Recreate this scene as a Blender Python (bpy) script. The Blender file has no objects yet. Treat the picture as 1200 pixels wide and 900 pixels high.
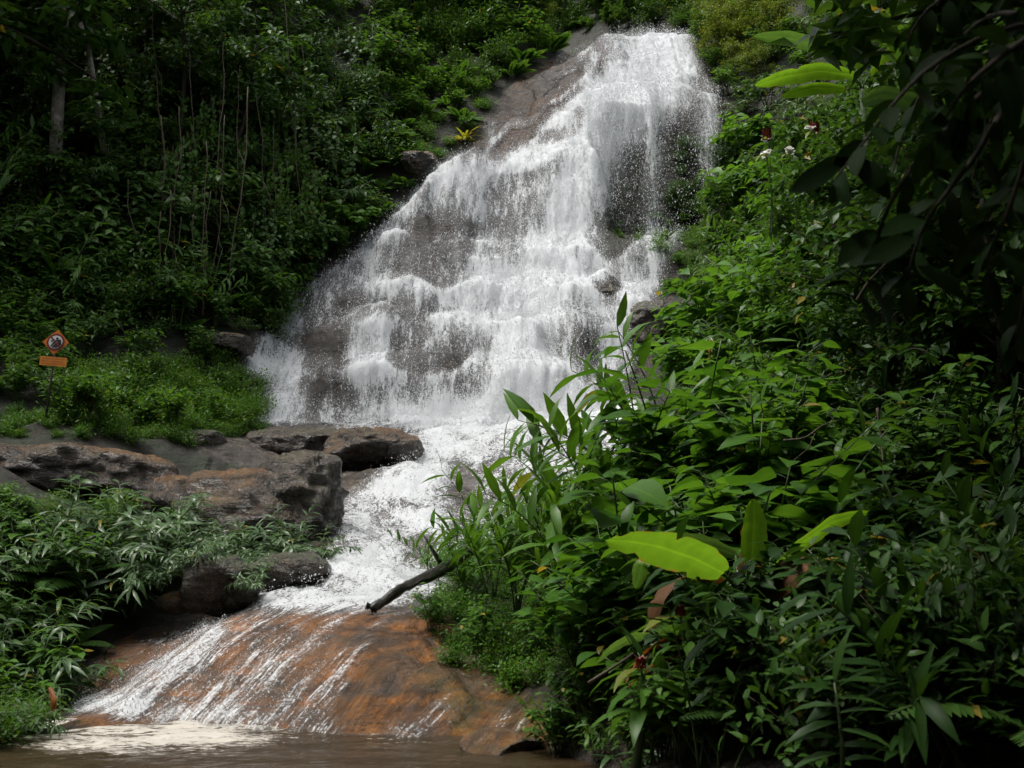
import bpy, math, random
import numpy as np
from mathutils import Vector, Matrix, Quaternion

R = math.radians
rng = np.random.default_rng(11)
random.seed(11)
SC = bpy.context.scene
COL = SC.collection

# ------------------------------------------------------------------ camera
F = 1236.0                      # focal length in photo pixels (1200 x 900)
PITCH = math.atan(200.0 / F)
CAM = np.array([0.0, 0.0, 2.0])
cd = bpy.data.cameras.new('camera')
cd.sensor_width = 36.0
cd.lens = 36.0 * F / 1200.0
cd.clip_start = 0.05
cd.clip_end = 500
cd.dof.use_dof = True
cd.dof.focus_distance = 26.0
cd.dof.aperture_fstop = 4.5
cam = bpy.data.objects.new('camera', cd)
COL.objects.link(cam)
cam.location = CAM
cam.rotation_euler = (R(90) + PITCH, 0, 0)
SC.camera = cam

# ------------------------------------------------------------------ light
SUN_EL, SUN_AZ = 68.0, 250.0    # azimuth: degrees clockwise from +Y
w = bpy.data.worlds.new('World')
SC.world = w
w.use_nodes = True
nt = w.node_tree
bg = nt.nodes['Background']
sky = nt.nodes.new('ShaderNodeTexSky')
sky.sky_type = 'NISHITA'
sky.sun_disc = False
sky.sun_elevation = R(SUN_EL)
sky.sun_rotation = R(SUN_AZ)
sky.air_density = 1.0
sky.dust_density = 6.0
sky.ozone_density = 0.6
hs = nt.nodes.new('ShaderNodeHueSaturation')
hs.inputs['Saturation'].default_value = 0.35
nt.links.new(sky.outputs[0], hs.inputs['Color'])
nt.links.new(hs.outputs[0], bg.inputs['Color'])
bg.inputs['Strength'].default_value = 0.14

sl = bpy.data.lights.new('sun', 'SUN')
sl.energy = 1.5
sl.angle = R(14)
sl.color = (1.0, 0.97, 0.9)
sun = bpy.data.objects.new('sun', sl)
COL.objects.link(sun)
az, el = R(SUN_AZ), R(SUN_EL)
sdir = Vector((math.sin(az) * math.cos(el), math.cos(az) * math.cos(el), math.sin(el)))
sun.rotation_euler = (-sdir).to_track_quat('-Z', 'Y').to_euler()
sun.location = (0, 0, 60)

SC.view_settings.view_transform = 'Standard'
SC.view_settings.look = 'None'
SC.view_settings.exposure = 0.75
SC.view_settings.gamma = 1.0
SC.view_settings.use_curve_mapping = False
SC.render.engine = 'CYCLES'
cy = SC.cycles
cy.max_bounces = 4
cy.diffuse_bounces = 2
cy.glossy_bounces = 1
cy.transmission_bounces = 2
cy.transparent_max_bounces = 8
cy.volume_bounces = 1
cy.use_denoising = True
try:
    cy.denoiser = 'OPENIMAGEDENOISE'
    cy.denoising_input_passes = 'RGB_ALBEDO_NORMAL'
except Exception:
    pass
cy.sample_clamp_indirect = 4.0
cy.caustics_reflective = False
cy.caustics_refractive = False

# ------------------------------------------------------------------ maths helpers
FW = np.array([0, math.cos(PITCH), math.sin(PITCH)])
UPV = np.array([0, -math.sin(PITCH), math.cos(PITCH)])
RT = np.array([1.0, 0, 0])


def P(px, py, Y):
    """world point that lies Y metres up the valley on the sight line of photo point (px, py)"""
    d = FW + (px - 600) / F * RT + (450 - py) / F * UPV
    return CAM + d * (Y / d[1])


def proj(p):
    q = np.asarray(p, float) - CAM
    dz = q @ FW
    dz = np.where(dz > 0.05, dz, 0.05)
    return 600 + F * (q @ RT) / dz, 450 - F * (q @ UPV) / dz


def sstep(a, b, x):
    t = np.clip((np.asarray(x, float) - a) / (b - a), 0, 1)
    return t * t * (3 - 2 * t)


def _h(ix, iy, iz, seed):
    n = (ix * 374761393 + iy * 668265263 + iz * 2147483647 + seed * 1274126177) & 0xFFFFFFFF
    n = ((n ^ (n >> 13)) * 1274126177) & 0xFFFFFFFF
    n = ((n ^ (n >> 16)) * 2246822519) & 0xFFFFFFFF
    return ((n ^ (n >> 15)) & 0xFFFF) / 65535.0


def vnoise(x, y, z=0.0, seed=0):
    x, y, z = np.broadcast_arrays(np.asarray(x, float), np.asarray(y, float), np.asarray(z, float))
    fx, fy, fz = np.floor(x), np.floor(y), np.floor(z)
    ix, iy, iz = fx.astype(np.int64), fy.astype(np.int64), fz.astype(np.int64)
    u, v, s = x - fx, y - fy, z - fz
    u = u * u * (3 - 2 * u); v = v * v * (3 - 2 * v); s = s * s * (3 - 2 * s)
    r = 0
    for a in (0, 1):
        for b in (0, 1):
            for c in (0, 1):
                wgt = (u if a else 1 - u) * (v if b else 1 - v) * (s if c else 1 - s)
                r = r + wgt * _h(ix + a, iy + b, iz + c, seed)
    return r * 2 - 1


def fbm(x, y, z=0.0, oct=4, seed=0, gain=0.5):
    r, a, f = 0, 1.0, 1.0
    for o in range(oct):
        r = r + a * vnoise(x * f + 13.7 * o, y * f + 7.1 * o, z * f + 3.3 * o, seed + o)
        a *= gain
        f *= 2.03
    return r


def unit(v):
    v = np.asarray(v, float)
    return v / np.maximum(np.linalg.norm(v, axis=-1, keepdims=True), 1e-9)


# ------------------------------------------------------------------ mesh accumulator
class MB:
    def __init__(s):
        s.v, s.q, s.uv, s.mi, s.n = [], [], [], [], 0

    def add(s, verts, quads, uv=None, mat=0):
        verts = np.asarray(verts, float).reshape(-1, 3)
        quads = np.asarray(quads, np.int64).reshape(-1, 4)
        s.v.append(verts)
        s.q.append(quads + s.n)
        s.uv.append(np.zeros((len(verts), 2)) if uv is None else np.asarray(uv, float).reshape(-1, 2))
        s.mi.append(np.full(len(quads), mat))
        s.n += len(verts)

    def mesh(s, name, mats, smooth=True, attrs=None):
        me = bpy.data.meshes.new(name)
        if not s.v:
            return me
        V = np.concatenate(s.v); Q = np.concatenate(s.q); UV = np.concatenate(s.uv); MI = np.concatenate(s.mi)
        tri = Q[:, 3] == Q[:, 2]
        cnt = np.where(tri, 3, 4)
        keep = np.ones((len(Q), 4), bool)
        keep[tri, 3] = False
        loops = Q[keep]
        me.vertices.add(len(V))
        me.vertices.foreach_set('co', V.astype(np.float32).ravel())
        me.loops.add(len(loops))
        me.loops.foreach_set('vertex_index', loops.astype(np.int32))
        me.polygons.add(len(Q))
        st = np.concatenate([[0], np.cumsum(cnt)[:-1]])
        me.polygons.foreach_set('loop_start', st.astype(np.int32))
        me.polygons.foreach_set('material_index', MI.astype(np.int32))
        me.polygons.foreach_set('use_smooth', np.full(len(Q), smooth))
        ul = me.uv_layers.new(name='UVMap')
        ul.data.foreach_set('uv', UV[loops].astype(np.float32).ravel())
        for k, a in (attrs or {}).items():
            at = me.attributes.new(k, 'FLOAT', 'POINT')
            at.data.foreach_set('value', np.asarray(a, np.float32).ravel())
        for m in (mats if isinstance(mats, (list, tuple)) else [mats]):
            me.materials.append(m)
        me.update(calc_edges=True)
        me.validate()
        return me


def obj(name, me, parent=None, loc=(0, 0, 0)):
    o = bpy.data.objects.new(name, me)
    COL.objects.link(o)
    o.location = loc
    if parent:
        o.parent = parent
    return o


def tag(o, label=None, cat=None, group=None, kind=None):
    if label: o['label'] = label
    if cat: o['category'] = cat
    if group: o['group'] = group
    if kind: o['kind'] = kind
    return o


def thing(name, label, cat, loc=(0, 0, 0), group=None):
    o = bpy.data.objects.new(name, None)
    COL.objects.link(o)
    o.location = loc
    o.empty_display_size = 0.2
    return tag(o, label, cat, group)


def tube(mb, path, rad, sides=6, mat=0):
    path = np.asarray(path, float)
    K = len(path)
    rad = np.broadcast_to(np.asarray(rad, float), (K,))
    T = unit(np.gradient(path, axis=0))
    ref = np.array([0.31, 0.17, 0.93])
    if abs(T.mean(0) @ ref) > 0.9:
        ref = np.array([0.9, 0.3, 0.1])
    A = unit(np.cross(T, ref)); B = np.cross(T, A)
    an = np.linspace(0, 2 * np.pi, sides, endpoint=False)
    ring = path[:, None] + rad[:, None, None] * (np.cos(an)[None, :, None] * A[:, None] + np.sin(an)[None, :, None] * B[:, None])
    V = ring.reshape(-1, 3)
    q = []
    for k in range(K - 1):
        for j in range(sides):
            j2 = (j + 1) % sides
            q.append((k * sides + j, k * sides + j2, (k + 1) * sides + j2, (k + 1) * sides + j))
    L = np.concatenate([[0], np.cumsum(np.linalg.norm(np.diff(path, axis=0), axis=1))])
    uv = np.stack([np.tile(an / (2 * np.pi), K), np.repeat(L, sides)], 1)
    n0 = len(V)
    V = np.concatenate([V, path[:1], path[-1:]])
    uv = np.concatenate([uv, [[0, 0], [0, L[-1]]]])
    for j in range(sides):
        j2 = (j + 1) % sides
        q.append((n0, j2, j, j))
        b = (K - 1) * sides
        q.append((n0 + 1, b + j, b + j2, b + j2))
    mb.add(V, q, uv, mat)


# leaf outline profiles: (t, half width)
PROF = {
    'lance': ([0, .12, .35, .65, .88, 1], [.06, .55, 1, .75, .28, .02]),
    'ovate': ([0, .08, .28, .55, .82, 1], [.10, .72, 1, .82, .34, .02]),
    'heart': ([0, .05, .25, .55, .82, 1], [.45, .9, 1, .72, .28, .02]),
    'oval': ([0, .15, .4, .65, .88, 1], [.10, .70, 1, .92, .45, .05]),
    'mini': ([0, .45, 1], [.12, 1, .04]),
    'mini4': ([0, .22, .58, 1], [.10, .88, .80, .03]),
    'strap': ([0, .2, .5, .8, 1], [.6, .95, 1, .7, .03]),
}


def leaves(mb, pos, d, up, L, W, bend=0.6, fold=0.25, prof='lance', mat=0, twist=0.35, rg=None):
    """a batch of leaves: pos, direction, rough upward side, length, half-width"""
    rg = rg or rng
    pos = np.asarray(pos, float).reshape(-1, 3)
    N = len(pos)
    if N == 0:
        return
    d = unit(np.broadcast_to(d, (N, 3)))
    up = np.broadcast_to(up, (N, 3))
    s = unit(np.cross(d, up + rg.normal(0, twist, (N, 3)) ))
    n = np.cross(s, d)
    L = np.broadcast_to(np.asarray(L, float), (N,))
    W = np.broadcast_to(np.asarray(W, float), (N,))
    bend = np.broadcast_to(np.asarray(bend, float), (N,))
    ts, ws = map(np.array, PROF[prof])
    K = len(ts)
    dt = np.diff(ts)
    am = bend[:, None] * (ts[:-1] + ts[1:])[None] / 2
    cx = np.concatenate([np.zeros((N, 1)), np.cumsum(np.cos(am) * dt, 1)], 1)
    cz = np.concatenate([np.zeros((N, 1)), np.cumsum(np.sin(am) * dt, 1)], 1)
    C = pos[:, None] + L[:, None, None] * (cx[..., None] * d[:, None] - cz[..., None] * n[:, None])
    a = bend[:, None] * ts[None]
    nn = np.cos(a)[..., None] * n[:, None] + np.sin(a)[..., None] * d[:, None]
    hw = (W[:, None] * ws[None])[..., None]
    E1 = C + hw * (s[:, None] + fold * nn)
    E2 = C + hw * (-s[:, None] + fold * nn)
    V = np.stack([E1, C, E2], 2)           # N,K,3,3
    base = (np.arange(N) * K * 3)[:, None]
    q = []
    for k in range(K - 1):
        b = k * 3
        q.append(np.concatenate([base + b, base + b + 1, base + b + 4, base + b + 3], 1))
        q.append(np.concatenate([base + b + 1, base + b + 2, base + b + 5, base + b + 4], 1))
    Q = np.stack(q, 1).reshape(-1, 4)
    uv = np.zeros((N, K, 3, 2))
    uv[..., 0] = np.array([0, .5, 1])[None, None]
    uv[..., 1] = ts[None, :, None]
    mb.add(V.reshape(-1, 3), Q, uv.reshape(-1, 2), mat)


def blade(mb, path, W, side, sag=0.25, K=30, mat=0, wavy=0.06, seed=0, tear=()):
    """one big paddle leaf along a path; side = rough direction across the blade"""
    path = np.asarray(path, float)
    seg = np.concatenate([[0], np.cumsum(np.linalg.norm(np.diff(path, axis=0), axis=1))])
    seg /= seg[-1]
    # smooth the path (Catmull-like through a dense linear resample and blur)
    t = np.linspace(0, 1, 80)
    C = np.stack([np.interp(t, seg, path[:, i]) for i in range(3)], 1)
    for _ in range(12):
        C[1:-1] = (C[:-2] + 2 * C[1:-1] + C[2:]) / 4
    tk = np.linspace(0, 1, K)
    C = np.stack([np.interp(tk, t, C[:, i]) for i in range(3)], 1)
    T = unit(np.gradient(C, axis=0))
    S = np.asarray(side, float)[None] - T * (T @ np.asarray(side, float))[:, None]
    S = unit(S)
    Nn = np.cross(S, T)
    if Nn[:, 2].mean() < 0:
        Nn = -Nn
    prof = np.power(np.clip(np.sin(np.pi * np.clip(tk * .93 + .06, 0, 1)), 0, 1), 0.55)
    prof[-1] = 0.03
    cs = np.array([-1, -.66, -.33, -.03, .03, .33, .66, 1])
    J = len(cs)
    V = np.zeros((K, J, 3))
    for j, c in enumerate(cs):
        wv = wavy * W * vnoise(tk * 9, np.full(K, c * 3.1), 0, seed + 5) * abs(c)
        ed = 1 + 0.10 * vnoise(tk * 14, np.full(K, np.sign(c) * 7.7), 0, seed + 9)
        for (tc, sg) in tear:
            if np.sign(c) == sg and abs(c) > .5:
                ed = ed - 0.40 * np.exp(-((tk - tc) / .022) ** 2)
        off = c * W * prof * (ed if abs(c) > .5 else 1)
        V[:, j] = C + S * off[:, None] + Nn * ((-sag * abs(c) ** 1.5 * W * prof + 0.12 * W * prof * min(abs(c), .3) / .3 + wv))[:, None]
    q = []
    for k in range(K - 1):
        for j in range(J - 1):
            q.append((k * J + j, k * J + j + 1, (k + 1) * J + j + 1, (k + 1) * J + j))
    uv = np.zeros((K, J, 2))
    uv[..., 0] = (cs / 2 + .5)[None]
    uv[..., 1] = tk[:, None]
    mb.add(V.reshape(-1, 3), q, uv.reshape(-1, 2), mat)
    return C


# ------------------------------------------------------------------ materials
def nodemat(name):
    m = bpy.data.materials.new(name)
    m.use_nodes = True
    t = m.node_tree
    t.nodes.clear()
    out = t.nodes.new('ShaderNodeOutputMaterial')
    return m, t, out


class NB:
    """tiny node-graph writer"""
    def __init__(s, t): s.t = t

    def n(s, kind, **kw):
        x = s.t.nodes.new('ShaderNode' + kind)
        for k, v in kw.items(): setattr(x, k, v)
        return x

    def put(s, sock, v):
        if isinstance(v, bpy.types.NodeSocket): s.t.links.new(v, sock)
        elif v is not None:
            if sock.type == 'RGBA' and isinstance(v, (tuple, list)) and len(v) == 3: v = (*v, 1)
            sock.default_value = v

    def math(s, op, a, b=None, clamp=False):
        x = s.n('Math', operation=op, use_clamp=clamp)
        s.put(x.inputs[0], a)
        if b is not None: s.put(x.inputs[1], b)
        return x.outputs[0]

    def mix(s, f, a, b, blend='MIX'):
        x = s.n('Mix', data_type='RGBA', blend_type=blend)
        s.put(x.inputs['Factor'], f)
        s.put(x.inputs[6], a); s.put(x.inputs[7], b)
        return x.outputs[2]

    def rng(s, v, a, b, c=0.0, d=1.0, smooth=False):
        x = s.n('MapRange')
        if smooth: x.interpolation_type = 'SMOOTHSTEP'
        for i, k in enumerate((v, a, b, c, d)): s.put(x.inputs[i], k)
        return x.outputs[0]

    def noise(s, vec, scale, detail=4, rough=.55, dist=0.0):
        x = s.n('TexNoise')
        if vec is not None: s.put(x.inputs['Vector'], vec)
        x.inputs['Scale'].default_value = scale
        x.inputs['Detail'].default_value = detail
        x.inputs['Roughness'].default_value = rough
        x.inputs['Distortion'].default_value = dist
        return x.outputs['Fac']

    def mapping(s, vec, scale=(1, 1, 1), rot=(0, 0, 0), loc=(0, 0, 0)):
        x = s.n('Mapping')
        s.put(x.inputs['Vector'], vec)
        x.inputs['Scale'].default_value = scale
        x.inputs['Rotation'].default_value = rot
        x.inputs['Location'].default_value = loc
        return x.outputs[0]

    def attr(s, name):
        return s.n('Attribute', attribute_name=name).outputs['Fac']

    def bump(s, h, strength=.5, dist=.05):
        x = s.n('Bump')
        x.inputs['Strength'].default_value = strength
        x.inputs['Distance'].default_value = dist
        s.put(x.inputs['Height'], h)
        return x.outputs[0]

    def pbr(s, color, rough=.5, normal=None, **kw):
        x = s.n('BsdfPrincipled')
        s.put(x.inputs['Base Color'], color)
        s.put(x.inputs['Roughness'], rough)
        if normal is not None: s.put(x.inputs['Normal'], normal)
        for k, v in kw.items(): s.put(x.inputs[k.replace('_', ' ')], v)
        return x.outputs[0]


def leaf_mat(name, c1, c2, trans=.35, rough=.38, dead=0.010, veins=False, rib=1.6, edge=0.0, spec=.30):
    m, t, out = nodemat(name)
    b = NB(t)
    geo = b.n('NewGeometry')
    oi = b.n('ObjectInfo')
    isl = geo.outputs['Random Per Island']
    r = b.math('ADD', b.math('MULTIPLY', isl, .65), b.math('MULTIPLY', oi.outputs['Random'], .35))
    col = b.mix(r, c1, c2)
    # a few yellowing leaves
    dd = b.rng(isl, 1 - dead - .002, 1 - dead + .002)
    col = b.mix(dd, col, (.22, .17, .03))
    tc = b.n('TexCoord')
    bl = b.noise(tc.outputs['Object'], 9.0, 3)
    col = b.mix(b.rng(bl, .35, .7, 0, .45), col, b.mix(1, col, (.55, .62, .5), 'MULTIPLY'))
    uvn = b.n('UVMap')
    sx = b.n('SeparateXYZ')
    t.links.new(uvn.outputs[0], sx.inputs[0])
    du = b.math('ABSOLUTE', b.math('SUBTRACT', sx.outputs[0], .5))
    ribf = b.rng(du, .015, .05, 1, 0)
    col = b.mix(b.math('MULTIPLY', ribf, .55), col, b.mix(1, col, (rib, rib, rib * .9), 'MULTIPLY'))
    nrm = None
    if veins:
        wv = b.math('SINE', b.math('MULTIPLY', b.math('ADD', sx.outputs[1], b.math('MULTIPLY', du, -.16)), 330.0))
        col = b.mix(b.rng(wv, .2, 1, 0, .14), col, b.mix(1, col, (.6, .66, .5), 'MULTIPLY'))
        nrm = b.bump(wv, .12, .002)
    if edge > 0:
        en = b.noise(tc.outputs['Object'], 14.0, 4)
        e = b.math('ADD', b.math('MAXIMUM', b.math('MULTIPLY', du, 2.0), b.rng(sx.outputs[1], .55, 1.06)), b.math('MULTIPLY', b.math('SUBTRACT', en, .5), .55))
        col = b.mix(b.rng(e, 1.02 - edge, 1.1 - edge), col, (.22, .11, .035))
    p = b.pbr(col, rough, nrm, Specular_IOR_Level=spec)
    tr = b.n('BsdfTranslucent')
    tcx = b.mix(1, col, (1.9, 1.75, .75), 'MULTIPLY')
    t.links.new(tcx, tr.inputs['Color'])
    mx = b.n('MixShader')
    mx.inputs[0].default_value = trans
    t.links.new(p, mx.inputs[1]); t.links.new(tr.outputs[0], mx.inputs[2])
    t.links.new(mx.outputs[0], out.inputs['Surface'])
    return m


def bark_mat(name, c1, c2, scale=9, stretch=.25, rough=.85, pale=0.0):
    m, t, out = nodemat(name)
    b = NB(t)
    tc = b.n('TexCoord')
    v = b.mapping(tc.outputs['Object'], (1, 1, stretch))
    n1 = b.noise(v, scale, 6, .65)
    n2 = b.noise(tc.outputs['Object'], scale * .35, 4)
    col = b.mix(b.rng(n1, .3, .7), c1, c2)
    if pale:
        col = b.mix(b.rng(n2, .52, .62, 0, pale), col, (.34, .33, .28))
    else:
        col = b.mix(b.rng(n2, .5, .68, 0, .5), col, (.035, .05, .018))
    s = b.pbr(col, rough, b.bump(n1, .7, .03))
    t.links.new(s, out.inputs['Surface'])
    return m


def rock_nodes(b, pos, orange=None, moss=None, scale=1.0):
    """wet granite colour, roughness and bump normal"""
    big = b.noise(pos, .55 * scale, 5, .6, .6)
    mid = b.noise(pos, 2.2 * scale, 6, .62, .4)
    fine = b.noise(pos, 16 * scale, 5, .7)
    lay = b.noise(b.mapping(pos, (.5, .7, 3.2), (.25, .18, 0)), 1.3 * scale, 5, .6, .8)
    g = b.mix(b.rng(mid, .32, .68), (.026, .023, .021), (.095, .080, .066))
    g = b.mix(b.rng(lay, .46, .68, 0, .6), g, (.115, .076, .043))
    g = b.mix(b.rng(fine, .54, .70, 0, .5), g, (.20, .18, .15))
    m2 = b.noise(pos, 6.5 * scale, 6, .7, .6)
    g = b.mix(b.rng(m2, .52, .60, 0, .65), g, (.020, .018, .015))
    g = b.mix(b.rng(m2, .44, .36, 0, .55), g, (.24, .215, .18))
    g = b.mix(b.rng(b.noise(pos, 38 * scale, 4, .7), .38, .5, .7, 0), g, (.010, .009, .008))
    if orange is not None:
        o = b.mix(b.rng(mid, .3, .66), (.085, .034, .009), (.38, .140, .020))
        o = b.mix(b.rng(lay, .46, .62, 0, .8), o, (.045, .028, .018))
        o = b.mix(b.rng(big, .5, .66, 0, .6), o, (.10, .062, .028))
        fr = b.mapping(pos, (1, 1, 1), (0, 0, .585))
        fl = b.noise(b.mapping(fr, (3.2, .45, 1)), 1.6, 6, .65, .6)
        f2 = b.noise(b.mapping(fr, (17, 2.2, 3)), 1.6, 5, .7, .6)
        o = b.mix(b.rng(fl, .48, .66, 0, .8), o, (.030, .019, .011))
        o = b.mix(b.rng(f2, .47, .64, 0, .7), o, (.026, .016, .010))
        o = b.mix(b.rng(f2, .42, .30, 0, .5), o, (.30, .17, .07))
        g = b.mix(b.math('MULTIPLY', orange, b.rng(b.noise(pos, 1.1, 4), .25, .45), True), g, o)
    # dark stains and cracks
    vor = b.n('TexVoronoi', feature='DISTANCE_TO_EDGE')
    b.put(vor.inputs['Vector'], b.mapping(b.mix(.16, pos, b.n('TexNoise').outputs['Color']), (.55, .4, 1.0)))
    vor.inputs['Scale'].default_value = .75 * scale
    crack = b.math('MULTIPLY', b.rng(vor.outputs['Distance'], .0, .035, 1, 0), b.rng(big, .45, .6))
    g = b.mix(b.math('MULTIPLY', crack, .85), g, (.012, .01, .008))
    g = b.mix(b.rng(big, .58, .72, 0, .7), g, (.032, .028, .024))
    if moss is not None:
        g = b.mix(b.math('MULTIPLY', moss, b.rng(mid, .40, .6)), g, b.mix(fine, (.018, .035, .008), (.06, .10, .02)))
    h = b.math('ADD', b.math('MULTIPLY', mid, .7), b.math('ADD', b.math('MULTIPLY', lay, .7), b.math('ADD', b.math('MULTIPLY', fine, .3), b.math('MULTIPLY', m2, .5))))
    h = b.math('SUBTRACT', h, b.math('MULTIPLY', crack, .4))
    rough = b.rng(mid, .3, .7, .10, .36)
    return g, rough, b.bump(h, .9, .16 / scale)


def rock_mat(name, orange=0.0, moss=0.0, scale=1.0):
    m, t, out = nodemat(name)
    b = NB(t)
    tc = b.n('TexCoord')
    ov = b.n('Value'); ov.outputs[0].default_value = orange
    geo = b.n('NewGeometry')
    sx = b.n('SeparateXYZ'); t.links.new(geo.outputs['Normal'], sx.inputs[0])
    oo = b.math('MULTIPLY', ov.outputs[0], b.rng(b.math('ADD', sx.outputs[2], b.math('MULTIPLY', b.math('SUBTRACT', b.noise(tc.outputs['Object'], 1.8, 4), .5), 1.2)), .2, 1.05))
    mo = None
    if moss: mo = b.math('MULTIPLY', b.rng(sx.outputs[2], .3, .7), moss)
    g, r, n = rock_nodes(b, tc.outputs['Object'], oo if orange else None, mo, scale)
    t.links.new(b.pbr(g, r, n), out.inputs['Surface'])
    return m


def terrain_mat():
    m, t, out = nodemat('terrain')
    b = NB(t)
    geo = b.n('NewGeometry')
    pos = geo.outputs['Position']
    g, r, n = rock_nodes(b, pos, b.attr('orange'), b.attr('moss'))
    s1 = b.noise(pos, 1.7, 6, .65)
    s2 = b.noise(pos, 14, 5, .7)
    soil = b.mix(b.rng(s2, .35, .65), (.006, .005, .003), (.020, .015, .009))
    soil = b.mix(b.rng(s1, .45, .6, 0, .8), soil, b.mix(s2, (.006, .014, .004), (.016, .032, .008)))
    g = b.mix(b.math('MULTIPLY', b.attr('wet'), .88), g, b.mix(1, g, (.27, .30, .33), 'MULTIPLY'))
    f = b.rng(b.math('ADD', b.attr('rock'), b.math('MULTIPLY', b.math('SUBTRACT', s1, .5), .5)), .4, .6)
    col = b.mix(f, soil, g)
    rr = b.math('ADD', b.math('MULTIPLY', b.math('SUBTRACT', 1.0, f), .5), b.math('MULTIPLY', r, 1.0))
    t.links.new(b.pbr(col, rr, n), out.inputs['Surface'])
    return m


def foam_mat(name, fall=True, tint=(.71, .73, .745)):
    """white water over clear film: foam where the streaky noise clears the water's own density"""
    m, t, out = nodemat(name)
    b = NB(t)
    uvn = b.n('UVMap')
    uv = uvn.outputs[0]
    D = b.attr('foam')
    if fall:
        warp = b.n('TexNoise'); b.put(warp.inputs['Vector'], b.mapping(uv, (.9, .5, 1))); warp.inputs['Scale'].default_value = 1.3
        uw = b.mix(.12, uv, warp.outputs['Color'])
        a1 = b.noise(b.mapping(uw, (2.2, .55, 1)), 1.0, 3, .5, .3)
        a2 = b.noise(b.mapping(uw, (9, 1.5, 1)), 1.0, 4, .6, .4)
        a3 = b.noise(b.mapping(uv, (26, 8, 1)), 1.0, 4, .7, .6)
    else:
        a1 = b.noise(b.mapping(uv, (1.8, 1.0, 1)), 1.0, 4, .6, .8)
        a2 = b.noise(b.mapping(uv, (6.5, 3.0, 1)), 1.0, 4, .65, 1.2)
        a3 = b.noise(b.mapping(uv, (24, 11, 1)), 1.0, 4, .7, 1.0)
    N = b.math('ADD', b.math('ADD', b.math('MULTIPLY', a1, .28), b.math('MULTIPLY', a2, .36)), b.math('MULTIPLY', a3, .36))
    geo_ = b.n('NewGeometry')
    grain = b.noise(geo_.outputs['Position'], 24.0, 3, .7)
    N = b.math('ADD', N, b.math('MULTIPLY', b.math('SUBTRACT', grain, .5), .10 if fall else .30))
    N = b.rng(N, .37, .63, 0, 1)
    th = b.math('SUBTRACT', 1.0, D)
    f = b.rng(N, b.math('SUBTRACT', th, .30), b.math('ADD', th, .36 if fall else .26), 0, 1, True)
    gate = b.rng(D, .02, .12)
    f = b.math('MULTIPLY', f, gate)
    veil = b.math('MULTIPLY', b.math('POWER', D, 1.5), .62 if fall else .30)
    f = b.math('MAXIMUM', b.math('MULTIPLY', f, .96), veil)
    col = b.mix(a3, (tint[0] * .93, tint[1] * .95, tint[2] * .97), (min(tint[0] * 1.1, .9), min(tint[1] * 1.1, .91), min(tint[2] * 1.1, .92)))
    nrm = b.bump(b.math('ADD', a2, b.math('MULTIPLY', a3, .6)), .55, .07)
    p = b.pbr(col, .55, nrm, Specular_IOR_Level=.35)
    tr = b.n('BsdfTranslucent'); tr.inputs['Color'].default_value = (*tint, 1)
    mx = b.n('MixShader'); mx.inputs[0].default_value = .3
    t.links.new(p, mx.inputs[1]); t.links.new(tr.outputs[0], mx.inputs[2])
    # the clear film: see-through with a wet glint
    tp = b.n('BsdfTransparent')
    gl = b.n('BsdfGlossy'); gl.inputs['Roughness'].default_value = .10; gl.inputs['Color'].default_value = (.6, .6, .6, 1)
    b.put(gl.inputs['Normal'], b.bump(b.math('ADD', a2, b.math('MULTIPLY', a3, .8)), .9, .05))
    lw = b.n('LayerWeight'); lw.inputs['Blend'].default_value = .25
    film = b.n('MixShader')
    b.put(film.inputs[0], b.math('MULTIPLY', b.math('ADD', b.math('MULTIPLY', b.math('POWER', lw.outputs['Facing'], 4.0), .30), .02), gate))
    t.links.new(tp.outputs[0], film.inputs[1]); t.links.new(gl.outputs[0], film.inputs[2])
    m2 = b.n('MixShader')
    b.put(m2.inputs[0], f)
    t.links.new(film.outputs[0], m2.inputs[1]); t.links.new(mx.outputs[0], m2.inputs[2])
    t.links.new(m2.outputs[0], out.inputs['Surface'])
    return m


def pool_mat():
    m, t, out = nodemat('pool_water')
    b = NB(t)
    geo = b.n('NewGeometry'); pos = geo.outputs['Position']
    n1 = b.noise(b.mapping(pos, (1.3, 5.5, 1), (0, 0, .12)), 1.0, 6, .68, 1.4)
    n2 = b.noise(b.mapping(pos, (8, 24, 1), (0, 0, .1)), 1.0, 4, .7, .6)
    D = b.attr('foam')
    N = b.rng(b.math('ADD', b.math('MULTIPLY', n1, .45), b.math('MULTIPLY', n2, .55)), .36, .64)
    th = b.math('SUBTRACT', 1.0, D)
    f = b.math('MULTIPLY', b.rng(N, b.math('SUBTRACT', th, .14), b.math('ADD', th, .34), 0, 1, True), b.rng(D, .03, .15, 0, .86))
    wat = b.mix(b.rng(n1, .4, .65), (.034, .023, .012), (.055, .038, .021))
    col = b.mix(f, wat, b.mix(n2, (.36, .31, .24), (.72, .70, .65)))
    r = b.rng(f, 0, 1, .07, .6)
    nrm = b.bump(b.math('ADD', b.math('MULTIPLY', n1, .5), n2), .35, .05)
    t.links.new(b.pbr(col, r, nrm), out.inputs['Surface'])
    return m


def plain_mat(name, col, rough=.6, var=.25, scale=8, trans=0.0):
    m, t, out = nodemat(name)
    b = NB(t)
    tc = b.n('TexCoord')
    n = b.noise(tc.outputs['Object'], scale, 4)
    c = b.mix(b.rng(n, .3, .7), col, tuple(max(0, x * (1 - var)) for x in col))
    s = b.pbr(c, rough)
    if trans:
        tr = b.n('BsdfTranslucent'); t.links.new(c, tr.inputs['Color'])
        mx = b.n('MixShader'); mx.inputs[0].default_value = trans
        t.links.new(s, mx.inputs[1]); t.links.new(tr.outputs[0], mx.inputs[2]); s = mx.outputs[0]
    t.links.new(s, out.inputs['Surface'])
    return m


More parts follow.
